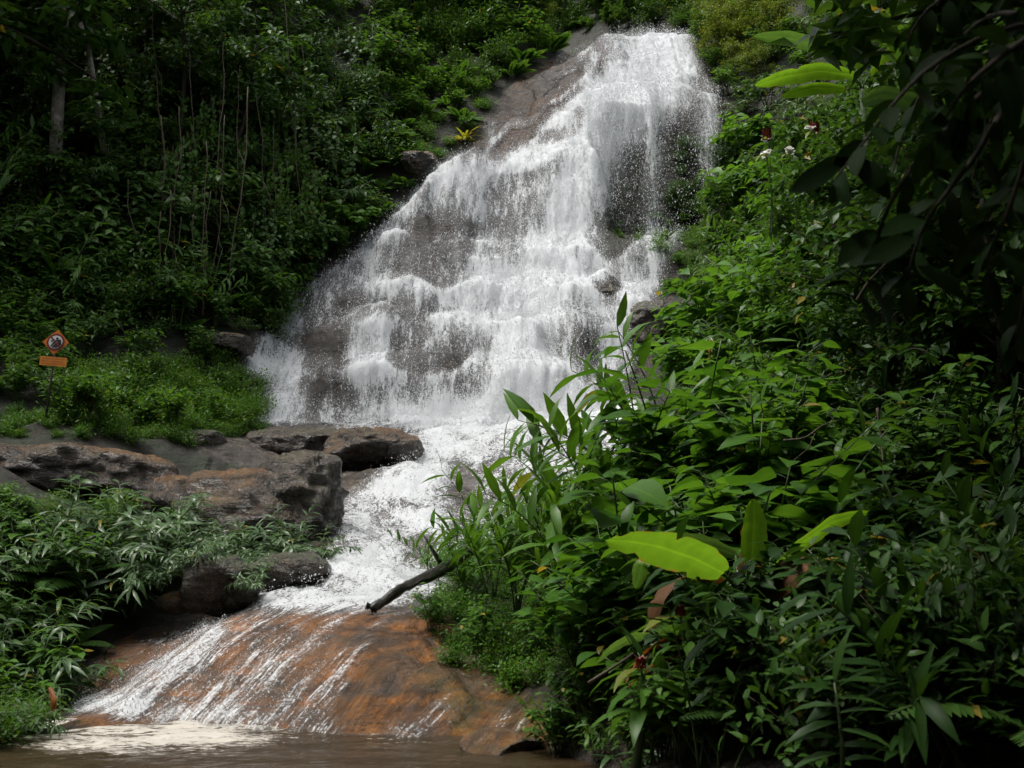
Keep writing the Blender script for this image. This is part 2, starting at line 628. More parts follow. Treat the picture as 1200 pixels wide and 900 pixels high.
M = {}
M['terrain'] = terrain_mat()
M['fall'] = foam_mat('falling_water', True)
M['rapid'] = foam_mat('rapid_water', False)
M['pool'] = pool_mat()
M['rock_grey'] = rock_mat('grey_boulder', 0.12, 0.25, 1.0)
M['rock_brown'] = rock_mat('brown_boulder', 0.62, 0.2, 1.0)
M['rock_dark'] = rock_mat('dark_wet_boulder', 0.0, 0.6, 1.8)
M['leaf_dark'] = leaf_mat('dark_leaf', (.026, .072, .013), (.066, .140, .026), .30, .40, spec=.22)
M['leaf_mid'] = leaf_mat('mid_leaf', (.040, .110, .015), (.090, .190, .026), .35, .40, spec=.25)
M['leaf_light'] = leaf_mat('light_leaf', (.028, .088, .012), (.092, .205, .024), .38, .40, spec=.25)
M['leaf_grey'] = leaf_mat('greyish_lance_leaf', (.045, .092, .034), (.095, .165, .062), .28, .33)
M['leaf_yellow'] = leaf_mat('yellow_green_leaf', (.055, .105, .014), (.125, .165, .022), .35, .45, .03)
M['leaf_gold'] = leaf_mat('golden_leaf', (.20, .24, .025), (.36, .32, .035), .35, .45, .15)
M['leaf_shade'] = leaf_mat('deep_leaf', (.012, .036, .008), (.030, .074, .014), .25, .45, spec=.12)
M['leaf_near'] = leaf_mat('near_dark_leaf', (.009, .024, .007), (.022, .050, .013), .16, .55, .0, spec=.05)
M['banana'] = leaf_mat('banana_leaf', (.085, .195, .016), (.13, .26, .025), .48, .36, 0, True, 1.6, .05)
M['banana_dark'] = leaf_mat('grey_green_banana_leaf', (.06, .14, .04), (.10, .19, .06), .33, .3, 0, True, 1.4)
M['dead'] = leaf_mat('dead_leaf', (.085, .036, .014), (.16, .075, .026), .25, .7, 0, True, 1.2)
M['dead_red'] = leaf_mat('rusty_leaf', (.15, .042, .012), (.24, .085, .022), .25, .6, 0, True, 1.2)
M['stem_green'] = plain_mat('green_stem', (.06, .10, .03), .5)
M['stem_brown'] = bark_mat('twig_bark', (.03, .022, .014), (.10, .075, .05), 22)
M['bark'] = bark_mat('tree_bark', (.09, .078, .066), (.25, .22, .185), 10, .35, .85, .8)
M['bark_dark'] = bark_mat('dark_bark', (.02, .017, .013), (.07, .055, .04), 10)
M['vine'] = bark_mat('vine_bark', (.04, .03, .02), (.13, .10, .07), 12)
M['log'] = bark_mat('wet_black_wood', (.006, .005, .005), (.032, .027, .023), 12, .2, .38)
M['red'] = plain_mat('red_bract', (.24, .022, .018), .5, .4, 40)
M['white'] = plain_mat('white_petal', (.80, .78, .74), .5, .1, 30, .3)
M['orange_bract'] = plain_mat('orange_bract', (.48, .13, .02), .5, .4, 20)
M['drop'] = plain_mat('water_drop', (.84, .86, .87), .35, .05, 3, .3)

# ------------------------------------------------------------------ terrain
ctrl = [  # photo point and distance up the valley
    # right bank
    (600, 892, 10.5), (700, 905, 8.0), (800, 905, 6.6), (1000, 905, 5.6), (1200, 905, 5.0), (900, 770, 8.0), (1100, 760, 8.0),
    (800, 710, 10.5), (700, 745, 11.8), (620, 785, 12.6), (575, 740, 14.0), (700, 650, 15.5), (800, 610, 15.0), (900, 600, 13.0),
    (1000, 600, 12.5), (1200, 600, 11.0), (780, 525, 21), (900, 455, 21), (1000, 400, 20), (1200, 350, 17), (820, 425, 27),
    (900, 330, 28), (1000, 200, 27), (1200, 100, 24), (810, 375, 31.5), (860, 300, 34.0), (900, 200, 37), (880, 100, 42), (950, 0, 43), (860, 10, 48),
    (620, 660, 17.0), (700, 560, 22.0),
    # left bank
    (-20, 872, 11.2), (50, 842, 12.9), (90, 770, 14.3), (170, 735, 15.6), (60, 640, 16.0), (-40, 600, 15.5), (190, 640, 17.5), (300, 590, 20.5),
    (150, 545, 21.0), (60, 497, 22.0), (-30, 500, 21.5), (240, 510, 24.5), (150, 440, 27.0), (0, 400, 27.0), (270, 430, 29.8),
    (0, 300, 29.5), (150, 300, 31.0), (300, 340, 32.5), (400, 285, 36.0), (0, 150, 32.5), (200, 150, 34.2), (400, 150, 38.5),
    (455, 230, 38.0), (550, 140, 42.0), (600, 80, 45.0), (450, 60, 45), (0, 0, 36), (200, 0, 38), (420, 0, 46), (600, 25, 50),
    # stream bed
    (400, 640, 18.0), (340, 700, 15.0), (300, 719, 14.2), (480, 723, 13.9), (430, 700, 15.2), (520, 600, 20.5), (450, 540, 24.5), (380, 540, 24.0),
    (600, 540, 25.0), (640, 490, 29.0), (400, 492, 29.0), (310, 492, 29.2),
    # slab foot at the pool
    (80, 831, 13.6), (200, 850, 12.5), (310, 856, 12.1), (400, 863, 11.7), (500, 873, 11.1),
    (430, 795, 12.15), (250, 795, 12.95), (550, 805, 12.1), (300, 745, 13.75), (430, 748, 13.15),
]
pts = np.array([P(a, b, c) for a, b, c in ctrl])
extra = np.array([tuple(P(a, b_, c) + np.array([dx, -.45, -.30])) for a, b_, c, dx in ((80, 831, 13.6, -.2), (200, 850, 12.5, 0), (310, 856, 12.1, 0), (400, 863, 11.7, 0), (500, 873, 11.1, 0))] + [
    (-3, 9, -.6), (-1, 7, -.6), (-5, 8, -.6), (1, 8.6, -.45), (-4, 11, -.5), (-1.5, 10.6, -.35), (-6.5, 11.0, .1), (-8.5, 9, 1.2),
    (0, 0, .35), (-3, 0, -.4), (3, 1, .9), (5, 4, 1.6), (-8, 2, 1.5), (0, -8, 1.0), (0, -22, 12), (14, -10, 14), (-16, -8, 13),
    (16, 8, 11), (-18, 14, 11), (24, 20, 26), (-26, 28, 26), (26, 44, 40), (-28, 46, 40), (0, 55, 27), (4, 62, 33), (10, 56, 35), (-10, 58, 36), (0, 80, 52),
    (30, 80, 60), (-30, 80, 60), (40, 0, 34), (-40, 0, 32), (0, -40, 24), (40, -40, 30), (-40, -40, 30), (6, 50, 25.5),
])
CP = np.concatenate([pts, extra])
S0 = 10.0


def tps_fit(cp, reg=2e-3):
    n = len(cp)
    X = cp[:, :2] / S0
    d2 = ((X[:, None] - X[None]) ** 2).sum(-1)
    Kk = np.where(d2 > 0, .5 * d2 * np.log(np.maximum(d2, 1e-12)), 0) + reg * np.eye(n)
    Pm = np.concatenate([np.ones((n, 1)), X], 1)
    A = np.block([[Kk, Pm], [Pm.T, np.zeros((3, 3))]])
    return np.linalg.solve(A, np.concatenate([cp[:, 2], np.zeros(3)]))


TW = tps_fit(CP)


def tps(x, y):
    sh = np.shape(x)
    X = np.stack([np.ravel(x), np.ravel(y)], 1) / S0
    out = np.zeros(len(X))
    C = CP[:, :2] / S0
    for i in range(0, len(X), 40000):
        xx = X[i:i + 40000]
        d2 = ((xx[:, None] - C[None]) ** 2).sum(-1)
        k = np.where(d2 > 0, .5 * d2 * np.log(np.maximum(d2, 1e-12)), 0)
        out[i:i + 40000] = k @ TW[:-3] + TW[-3] + xx @ TW[-2:]
    return out.reshape(sh)


def profile(rows):
    q = np.array([P(600, py, Y) for py, Y in rows])
    return q[:, 1], q[:, 2]


main_y, main_z = profile([(520, 27.5), (490, 29.4), (438, 30.0), (424, 31.2), (386, 31.7), (372, 32.9), (338, 33.4), (324, 34.6), (294, 35.0), (278, 36.7), (188, 38.2), (100, 43.0), (48, 46.2), (44, 48.5)])
cave_y, cave_z = profile([(520, 27.5), (490, 29.4), (428, 30.7), (412, 32.0), (350, 33.0), (338, 34.3), (300, 34.9), (286, 36.0), (278, 39.0), (128, 39.7), (98, 43.0), (48, 46.2), (44, 48.5)])

# left and right edge of the falls as photo columns for each photo row
LEFT_E = (np.array([30, 48, 70, 90, 130, 170, 200, 250, 300, 350, 390, 430, 470, 495, 520]),
          np.array([700, 690, 650, 615, 578, 552, 500, 455, 405, 335, 300, 282, 280, 290, 340]))
RIGHT_E = (np.array([30, 48, 80, 110, 150, 250, 290, 330, 352, 400, 450, 500, 560]),
           np.array([815, 815, 830, 840, 846, 846, 800, 782, 775, 760, 745, 740, 720]))


def falls_z(x, y):
    wob = .60 * fbm(x * .30, y * .10, 0, 3, 31) + .30 * fbm(x * 1.0, y * .3, 0, 3, 37)
    yy = y + wob * sstep(28.5, 31, y) * (1 - sstep(42, 46, y))
    zm = np.interp(yy, main_y, main_z)
    zl = np.interp(yy, [main_y[0], main_y[1], main_y[9], main_y[10]], [main_z[0], main_z[1], main_z[9], main_z[10]])
    soft = np.clip(.10 + .6 * fbm(x * .45, y * .35, 0, 2, 41), 0, .7) * (y > main_y[1]) * (y < main_y[9])
    zm = zm * (1 - soft) + zl * soft
    zc = np.interp(y + .4 * wob, cave_y, cave_z)
    c = sstep(2.7, 3.7, x + .3 * fbm(y * .5, x * .1, 0, 2, 5))
    return zm * (1 - c) + zc * c


def falls_mask(x, y, z):
    px, py = proj(np.stack([x, y, z], -1))
    le = np.interp(py, *LEFT_E); re = np.interp(py, *RIGHT_E)
    s = 28.0
    return sstep(-s, s * .6, px - le) * (1 - sstep(-s * .2, s, px - re)) * sstep(27.2, 29.3, y) * (1 - sstep(47.5, 52, y))


BUMPS = [  # rounded rock bulges on the tiers: photo point, distance, radius, push towards the viewer
    (440, 395, 31.8, 1.0, .55), (380, 455, 30.0, .8, .5), (520, 440, 30.6, 1.3, .45), (360, 395, 31.8, .8, .4), (465, 312, 34.8, .6, .45),
    (712, 345, 33.8, .55, .6), (680, 400, 32.2, 1.0, .4), (560, 350, 33.4, 1.2, .35), (320, 455, 29.8, .55, .4), (640, 320, 34.6, .9, .3),
]


def terrain_height(x, y):
    z0 = tps(x, y)
    zf = falls_z(x, y)
    m = falls_mask(x, y, zf)
    zt = z0 + .35 * fbm(x * .45, y * .45, 0, 4, 3) * (1 - .75 * sstep(11, 13, y) * (1 - sstep(14, 16, y)) * sstep(-7, -5, x) * (1 - sstep(.5, 2, x))) * sstep(4, 9, y)
    zr = zf
    for (px, py, Y, r, a) in BUMPS:
        c = P(px, py, Y)
        zr = zr + 1.0 * a * np.exp(-(((x - c[0]) / r) ** 2 + ((y - c[1]) / (r * .7)) ** 2))
    zr = zr + .16 * fbm(x * .9, y * 1.3, zf * .6, 5, 17) + .05 * fbm(x * 4, y * 5, zf * 2, 3, 19)
    sl = sstep(11.2, 12.2, y) * (1 - sstep(13.6, 14.6, y)) * sstep(-6.2, -5.2, x) * (1 - sstep(.3, 1.4, x))
    u, v = x * .83 - y * .55, x * .55 + y * .83
    zt = zt + sl * (.10 * fbm(u * .9, v * .35, 0, 4, 83) + .035 * fbm(u * 4.5, v * .9, 0, 3, 87) - .11 * np.exp(-((fbm(u * .55, v * .8, 0, 3, 89)) / .05) ** 2) * sstep(-3.2, -1.8, x))
    return zt * (1 - m) + zr * m


gx = np.concatenate([np.linspace(-46, -12, 35)[:-1], np.linspace(-12, -7.5, 31)[:-1], np.arange(-7.5, 9.5, .065), np.linspace(9.5, 14, 30), np.linspace(14, 46, 34)[1:]])
gy = np.concatenate([np.linspace(-42, 4, 40)[:-1], np.linspace(4, 10.5, 50)[:-1], np.arange(10.5, 28, .085), np.arange(28, 47.5, .042), np.linspace(47.6, 56, 40), np.linspace(56, 92, 30)[1:]])
GX, GY = np.meshgrid(gx, gy)
GZ = terrain_height(GX, GY)


def grid_quads(nr, nc):
    i = np.arange(nr - 1)[:, None] * nc + np.arange(nc - 1)[None]
    return np.stack([i, i + 1, i + 1 + nc, i + nc], -1).reshape(-1, 4)


def ground(x, y):
    x = np.asarray(x, float); y = np.asarray(y, float)
    i = np.clip(np.searchsorted(gx, x) - 1, 0, len(gx) - 2)
    j = np.clip(np.searchsorted(gy, y) - 1, 0, len(gy) - 2)
    u = np.clip((x - gx[i]) / (gx[i + 1] - gx[i]), 0, 1); v = np.clip((y - gy[j]) / (gy[j + 1] - gy[j]), 0, 1)
    return (GZ[j, i] * (1 - u) + GZ[j, i + 1] * u) * (1 - v) + (GZ[j + 1, i] * (1 - u) + GZ[j + 1, i + 1] * u) * v


def hit(px, py, y0=3.0, y1=85.0):
    """where the sight line of a photo point meets the ground"""
    d = FW + (px - 600) / F * RT + (450 - py) / F * UPV
    d = d / d[1]
    Y = np.arange(y0, y1, .06)
    p = CAM[None] + Y[:, None] * d[None]
    b = p[:, 2] < np.maximum(ground(p[:, 0], p[:, 1]), -.02)
    k = int(np.argmax(b)) if b.any() else len(Y) - 1
    q = p[k].copy()
    q[2] = ground(q[0], q[1])
    return q


def gnormal(x, y, e=.5):
    dx = (ground(x + e, y) - ground(x - e, y)) / (2 * e)
    dy = (ground(x, y + e) - ground(x, y - e)) / (2 * e)
    return unit(np.array([-dx, -dy, 1.0]))


# what covers the ground: bare wet rock, its rust-coloured parts, moss
TPX, TPY = proj(np.stack([GX, GY, GZ], -1))


def inpoly(px, py, poly):
    poly = np.asarray(poly, float)
    r = np.zeros(np.shape(px), bool)
    n = len(poly)
    for i in range(n):
        x1, y1 = poly[i]; x2, y2 = poly[(i + 1) % n]
        c = ((y1 > py) != (y2 > py)) & (px < (x2 - x1) * (py - y1) / (y2 - y1 + 1e-9) + x1)
        r ^= c
    return r


def softpoly(px, py, poly, s=12.0):
    poly = np.asarray(poly, float)
    ins = inpoly(px, py, poly)
    dm = np.full(np.shape(px), 1e9)
    n = len(poly)
    for i in range(n):
        a = poly[i]; b = poly[(i + 1) % n]
        ab = b - a
        t = np.clip(((px - a[0]) * ab[0] + (py - a[1]) * ab[1]) / (ab @ ab + 1e-9), 0, 1)
        dm = np.minimum(dm, np.hypot(px - a[0] - t * ab[0], py - a[1] - t * ab[1]))
    sd = np.where(ins, dm, -dm)
    return sstep(-s, s, sd)


view = (GY > 10) & (GY < 52)
STREAM = [(60, 845), (120, 760), (170, 735), (270, 712), (330, 690), (370, 640), (330, 560), (230, 530), (290, 490), (640, 470), (760, 480), (700, 560), (600, 640), (520, 700), (510, 730), (560, 790), (640, 830), (640, 900), (300, 880)]
mfall = falls_mask(GX, GY, GZ)
ms = np.where(view, softpoly(TPX, TPY, STREAM, 16), 0)
rock = np.maximum(mfall, ms)
rock = np.maximum(rock, sstep(2.5, 0.2, np.hypot(GX + 1.5, (GY - 7.5) * .6) - 3))
SLAB = [(60, 850), (150, 740), (300, 712), (515, 716), (560, 780), (640, 830), (640, 905), (300, 880)]
orange = np.where(view, .95 * softpoly(TPX, TPY, SLAB, 10), 0)
orange = np.maximum(orange, np.where(view, .6 * softpoly(TPX, TPY, [(560, 190), (600, 100), (640, 60), (720, 50), (720, 110), (640, 200), (570, 220)], 14), 0))
orange = np.maximum(orange, .12 * mfall)
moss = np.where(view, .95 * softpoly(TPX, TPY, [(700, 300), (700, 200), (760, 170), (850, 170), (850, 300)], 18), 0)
orange = np.maximum(orange, np.where(view, 1.25 * softpoly(TPX, TPY, [(400, 735), (515, 728), (560, 780), (600, 830), (560, 870), (420, 862), (380, 800)], 25), 0))
moss = np.maximum(moss, np.where(view, .35 * softpoly(TPX, TPY, [(500, 790), (640, 800), (640, 880), (520, 870)], 25), 0))

mb = MB()
mb.add(np.stack([GX, GY, GZ], -1).reshape(-1, 3), grid_quads(*GX.shape))
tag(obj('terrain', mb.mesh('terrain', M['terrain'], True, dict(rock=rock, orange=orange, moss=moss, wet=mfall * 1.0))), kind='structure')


# ------------------------------------------------------------------ water
def polydist(px, py, line):
    line = np.asarray(line, float)
    dm = np.full(np.shape(px), 1e9)
    for a, b in zip(line[:-1], line[1:]):
        ab = b - a
        t = np.clip(((px - a[0]) * ab[0] + (py - a[1]) * ab[1]) / (ab @ ab), 0, 1)
        dm = np.minimum(dm, np.hypot(px - a[0] - t * ab[0], py - a[1] - t * ab[1]))
    return dm


def blob(px, py, cx, cy_, rx, ry):
    return np.exp(-(((px - cx) / rx) ** 2 + ((py - cy_) / ry) ** 2))


def foam_density(px, py):
    le = np.interp(py, *LEFT_E); re = np.interp(py, *RIGHT_E)
    d = .40 + .20 * fbm(px / 55.0, py / 60.0, 0, 3, 201) + .16 * fbm(px / 16.0, py / 80.0, 0, 2, 207)
    d = d + .64 * np.exp(-(polydist(px, py, [(790, 50), (760, 90), (715, 170), (665, 250), (632, 330), (622, 400), (615, 490)]) / np.interp(py, [60, 180, 300, 480], [42, 36, 30, 44])) ** 2)
    d = d + .45 * np.exp(-(polydist(px, py, [(800, 50), (790, 105), (765, 130)]) / 36.0) ** 2)
    d = d + .14 * np.exp(-(polydist(px, py, [(540, 215), (600, 225), (570, 300)]) / 42.0) ** 2)
    d = d + .35 * np.exp(-(polydist(px, py, [(455, 275), (480, 245), (520, 205), (600, 190)]) / 17.0) ** 2)
    wv = 13 * fbm(px / 70.0, 0 * px, 0, 4, 211)
    for yy, a in ((284, .40), (326, .44), (374, .42), (426, .42)):      # white rims of the ledges, fraying downwards
        q_ = py + wv + 15 * fbm(px / 48.0, yy * 3.3, 0, 3, 219) - yy
        d = d + a * np.where(q_ < 0, np.exp(-(q_ / 5.0) ** 2), np.exp(-(q_ / 17.0))) * np.clip(.72 + 1.25 * fbm(px / 40.0, yy * 1.0, 0, 3, 215), 0, 1.4)
    d = d + .45 * sstep(445, 495, py) * np.exp(-((px - 590) / 130.0) ** 2)
    d = d + .16 * np.exp(-((px - 640) / 60.0) ** 2) * sstep(250, 320, py)
    for (cx, cy_, rx, ry, a) in [
        (375, 402, 55, 12, -.26), (310, 450, 16, 16, -.15), (335, 430, 40, 60, .10), (385, 456, 42, 15, -.26), (520, 440, 42, 48, -.30), (680, 400, 40, 45, -.30), (430, 358, 50, 10, -.32), (590, 360, 40, 14, -.18),
        (465, 314, 26, 18, -.42), (520, 268, 70, 13, -.36), (712, 345, 18, 16, -.75), 
        (740, 330, 40, 18, .05), (600, 130, 40, 55, -.52), (640, 90, 36, 40, -.50), (690, 75, 30, 22, -.22), (570, 180, 30, 24, -.35),
        (500, 350, 25, 60, -.08), (655, 345, 25, 25, .1), (735, 385, 20, 40, .2), (735, 318, 50, 20, .22),  (600, 330, 60, 40, .08), (330, 380, 30, 20, .15), (430, 430, 18, 40, .25), (560, 480, 60, 16, .25),
        (760, 220, 75, 75, -.62), (815, 150, 20, 90, -.35), (340, 430, 40, 14, .1), (540, 290, 70, 10, -.14)]:
        d = d + a * blob(px, py, cx, cy_, rx, ry)
    for ln_, r_, a_ in (([(560, 186), (600, 152), (665, 112), (700, 70)], 5, .42), ([(580, 204), (620, 190), (668, 172)], 6, .45), ([(600, 108), (640, 96), (690, 62)], 5, .36), ([(640, 150), (690, 118)], 8, .45), ([(570, 170), (640, 110), (670, 80)], 4, .3), ([(610, 190), (660, 140), (700, 100)], 8, .35)):
        d = d + a_ * np.exp(-(polydist(px + 5 * fbm(px / 30, py / 30, 0, 3, 77), py + 7 * fbm(px / 25, py / 25, 0, 3, 78), ln_) / r_) ** 2)
    d = d + .5 * np.exp(-((py - 494 - 9 * fbm(px / 35.0, 0 * px, 0, 3, 303)) / 13.0) ** 2) * sstep(400, 480, px)
    edge = sstep(-4, 16, px - le) * (1 - sstep(-22, 2, px - re))
    return np.clip(d, 0, 1.05) * edge * (1 - sstep(493, 508, py))


def rapid_density(px, py):
    d = (.46 + .26 * fbm(px / 45.0, py / 22.0, 0, 3, 231) - .16 * blob(px, py, 590, 600, 70, 50)) * softpoly(px, py, [(300, 505), (330, 484), (470, 476), (760, 464), (745, 540), (640, 620), (520, 690), (500, 716), (280, 718), (290, 700), (350, 690), (395, 640), (405, 585), (470, 545), (500, 510), (400, 498)], 12)
    d = d + .22 * np.exp(-(polydist(px, py, [(600, 490), (540, 540), (450, 600), (410, 660), (370, 700)]) / 55.0) ** 2) * (d > .05)
    for (cx, cy_, rx, ry, a) in [(590, 590, 60, 30, -.25), (540, 575, 30, 16, -.2), (470, 640, 30, 22, -.10), (600, 535, 40, 14, -.18), (340, 707, 60, 10, .25), (450, 700, 50, 14, .15)]:
        d = d + a * blob(px, py, cx, cy_, rx, ry) * (d > .02)
    d = d + .45 * np.exp(-((py - 492 - 8 * fbm(px / 35.0, 0 * px, 0, 3, 305)) / 14.0) ** 2) * (d > .05) * sstep(440, 500, px)
    # the slab: thin runs of white over rust-coloured rock
    s = softpoly(px, py, [(70, 838), (160, 742), (300, 712), (510, 714), (515, 735), (560, 800), (620, 850), (560, 885), (400, 866), (200, 856)], 8)
    k = (.19 - .11 * sstep(360, 450, px)) * s + .12 * s * fbm(px / 14.0 + py / 16.0, py / 60.0, 0, 3, 221)
    for line, r, a in [([(300, 722), (215, 780), (110, 830)], 26, .13), ([(390, 735), (320, 800), (270, 850)], 13, .20), ([(255, 745), (190, 800), (130, 840)], 12, .22),
                       ([(350, 740), (255, 810), (210, 850)], 10, .16), ([(440, 735), (360, 800), (330, 850)], 7, .08), ([(90, 822), (200, 842), (300, 850)], 15, .30),
                       ([(480, 740), (440, 800), (420, 850)], 8, .05), ([(520, 830), (470, 862)], 16, .2)]:
        k = k + a * s * np.exp(-(polydist(px, py, line) / r) ** 2)
    k = k - .20 * s * blob(px, py, 470, 780, 75, 60) - .1 * s * blob(px, py, 330, 740, 60, 18)
    return np.clip(np.maximum(d, k), 0, 1.05)


def fall_lump(X, arc):
    return .45 + .28 * fbm(X * .9, arc * .35, 0, 3, 51) + .22 * fbm(X * 5, arc * .8, 0, 3, 57) + .16 * fbm(X * 12, arc * 3.5, 0, 2, 58)


def rapid_lump(X, arc):
    return .5 + .45 * fbm(X * 1.6, arc * 1.1, 0, 4, 51) + .30 * fbm(X * 5, arc * 3.2, 0, 3, 57)


def water_sheet(name, xs, ys, zfun, dens, lift, rough_amp, mat, lump, keep):
    X, Y = np.meshgrid(xs, ys)
    Z = zfun(X, Y)
    px, py = proj(np.stack([X, Y, Z], -1))
    D = dens(px, py)
    dzx = np.gradient(Z, xs, axis=1); dzy = np.gradient(Z, ys, axis=0)
    Nv = unit(np.stack([-dzx, -dzy, np.ones_like(Z)], -1))
    arc = np.concatenate([np.zeros((1, len(xs))), np.cumsum(np.sqrt(np.diff(Z, axis=0) ** 2 + np.diff(Y, axis=0) ** 2), 0)], 0)
    amp = lift + rough_amp * D * lump(X, arc)
    V = np.stack([X, Y, Z], -1) + Nv * amp[..., None]
    ok = keep(px, py, D, X, Y)
    q = grid_quads(*X.shape)
    okf = ok.ravel()
    q = q[okf[q].any(1)]
    used = np.unique(q)
    remap = np.full(X.size, -1); remap[used] = np.arange(len(used))
    sl_ = Y < 14.2
    uu = X - .66 * np.minimum(Y, 14.2); vv = np.where(sl_, arc * .32, arc - (arc[np.argmax(ys >= 14.2)] * .68)[None] if ys[0] < 14.2 else arc)
    uv = np.stack([uu, vv], -1).reshape(-1, 2)[used]
    m_ = MB()
    m_.add(V.reshape(-1, 3)[used], remap[q], uv)
    tag(obj(name, m_.mesh(name, mat, True, dict(foam=D.ravel()[used]))), kind='structure')
    return V, Nv, D, ok, px, py


def smoothed(n):
    """the rock surface with its smallest dents filled, as water flows over it"""
    Zs = GZ.copy()
    for _ in range(n):
        Zs[1:-1] = np.maximum(Zs[1:-1], (Zs[:-2] + 2 * Zs[1:-1] + Zs[2:]) / 4)
        Zs[:, 1:-1] = np.maximum(Zs[:, 1:-1], (Zs[:, :-2] + 2 * Zs[:, 1:-1] + Zs[:, 2:]) / 4)
    return Zs


ZS = smoothed(5)
ix = (gx >= -9) & (gx <= 9.4)
iy1 = (gy >= 28.2) & (gy <= 50)
iy2 = (gy >= 10.4) & (gy <= 29.2)


def zlook(a):
    return lambda X, Y: a


FV, FN, FD, FOK, fpx, fpy = water_sheet('waterfall', gx[ix], gy[iy1], zlook(ZS[np.ix_(iy1, ix)]), foam_density, .05, .20, M['fall'], fall_lump,
                                        lambda px, py, D, X, Y: (D > .02) & (py < 505 + 10 * fbm(X * 1.3, Y * 0, 0, 3, 301)))
RV, RN, RD, ROK, rpx, rpy = water_sheet('stream', gx[ix], gy[iy2], zlook(ZS[np.ix_(iy2, ix)]), rapid_density, .025, .17, M['rapid'], rapid_lump,
                                        lambda px, py, D, X, Y: (D > .02) & (py > 470))

# the free-falling curtain in front of the hollow on the right
xs = np.arange(2.9, 8.1, .05); tt = np.linspace(0, 1, 130)
CXX, CTT = np.meshgrid(xs, tt)
lip_y = 39.45 + .25 * fbm(CXX * .8, 0 * CXX, 0, 3, 61)
lip_z = P(600, 124, 39.6)[2] + .75 - .10 * (CXX - 5.2) ** 2 * .6 + .25 * fbm(CXX * .9, 0 * CXX, 0, 3, 63)
fall_h = lip_z - P(600, 290, 37.0)[2]
CY = lip_y - (1.7 * CTT + .25) - .12 * fbm(CXX * 2, CTT * 3, 0, 3, 65)
CZ = lip_z - fall_h * CTT ** 1.55 + .12
cpx, cpy = proj(np.stack([CXX, CY, CZ], -1))
cd_ = .20 + .30 * (1 - sstep(0, .10, CTT)) + .42 * np.exp(-((cpx - 765) / 9.0) ** 2) + .30 * np.exp(-((cpx - 832) / 13.0) ** 2) * (1 - sstep(.55, .95, CTT)) \
    + .55 * np.exp(-((cpx - 682) / 26.0) ** 2) - .22 * np.exp(-((cpx - 800) / 18.0) ** 2) * sstep(.2, .6, CTT) - .16 * sstep(.3, .8, CTT)
cd_ = np.clip(cd_, 0, 1) * (1 - sstep(836, 852, cpx)) * (1 - sstep(.9, 1.0, CTT) * .6) * sstep(672, 700, cpx)
m_ = MB()
arc = fall_h * CTT ** 1.55
m_.add(np.stack([CXX, CY, CZ], -1).reshape(-1, 3), grid_quads(*CXX.shape), np.stack([CXX, arc], -1).reshape(-1, 2))
tag(obj('waterfall_curtain', m_.mesh('waterfall_curtain', M['fall'], True, dict(foam=cd_))), kind='structure')

# pool
xs = np.concatenate([np.linspace(-14, -8, 14)[:-1], np.arange(-8, 4, .07), np.linspace(4, 9, 10)]); ys = np.concatenate([np.linspace(-6, 8, 30)[:-1], np.arange(8, 14.6, .06)])
X, Y = np.meshgrid(xs, ys)
px, py = proj(np.stack([X, Y, 0 * X], -1))
pd = (.50 + .34 * fbm(X * 1.2, Y * 3.2, 0, 3, 241)) * softpoly(px, py, [(20, 852), (90, 832), (200, 838), (310, 846), (345, 868), (300, 890), (120, 900), (10, 884)], 13) * sstep(7.5, 9, Y)
pd = pd + .28 * np.exp(-(polydist(px, py, [(300, 856), (400, 866), (470, 872)]) / 7.0) ** 2) * sstep(7.5, 9, Y) + .14 * softpoly(px, py, [(0, 850), (560, 850), (560, 905), (0, 905)], 25) * sstep(7, 9, Y)
Zw = .018 * fbm(X * 1.4, Y * 2.6, 0, 4, 71) + .05 * np.clip(pd, 0, 1) * (fbm(X * 3, Y * 5, 0, 3, 73) * .5 + .5)
m_ = MB()
m_.add(np.stack([X, Y, Zw + .105], -1).reshape(-1, 3), grid_quads(*X.shape), np.stack([X, Y], -1).reshape(-1, 2))
tag(obj('pool', m_.mesh('pool', M['pool'], True, dict(foam=np.clip(pd, 0, 1)))), kind='structure')


# spray: frozen drops thrown off the falls, the curtain and the rapids
def drops(mb, pos, rad, stretch):
    N = len(pos)
    o = np.array([(1, 0, 0), (-1, 0, 0), (0, 1, 0), (0, -1, 0), (0, 0, 1), (0, 0, -1)], float)
    j = 1 + .35 * rng.normal(size=(N, 6, 1))
    V = o[None] * j * rad[:, None, None]
    V[..., 2] *= stretch[:, None]
    sh = rng.normal(0, .35, (N, 1))
    V[..., 0] += V[..., 2] * sh
    V += pos[:, None]
    f = np.array([(0, 2, 4, 4), (2, 1, 4, 4), (1, 3, 4, 4), (3, 0, 4, 4), (2, 0, 5, 5), (1, 2, 5, 5), (3, 1, 5, 5), (0, 3, 5, 5)])
    mb.add(V.reshape(-1, 3), (f[None] + (np.arange(N) * 6)[:, None, None]).reshape(-1, 4))


def pick(V, Nv, wgt, n):
    wv = wgt.ravel() / wgt.sum()
    k = rng.choice(len(wv), n, p=wv)
    return V.reshape(-1, 3)[k], Nv.reshape(-1, 3)[k], k


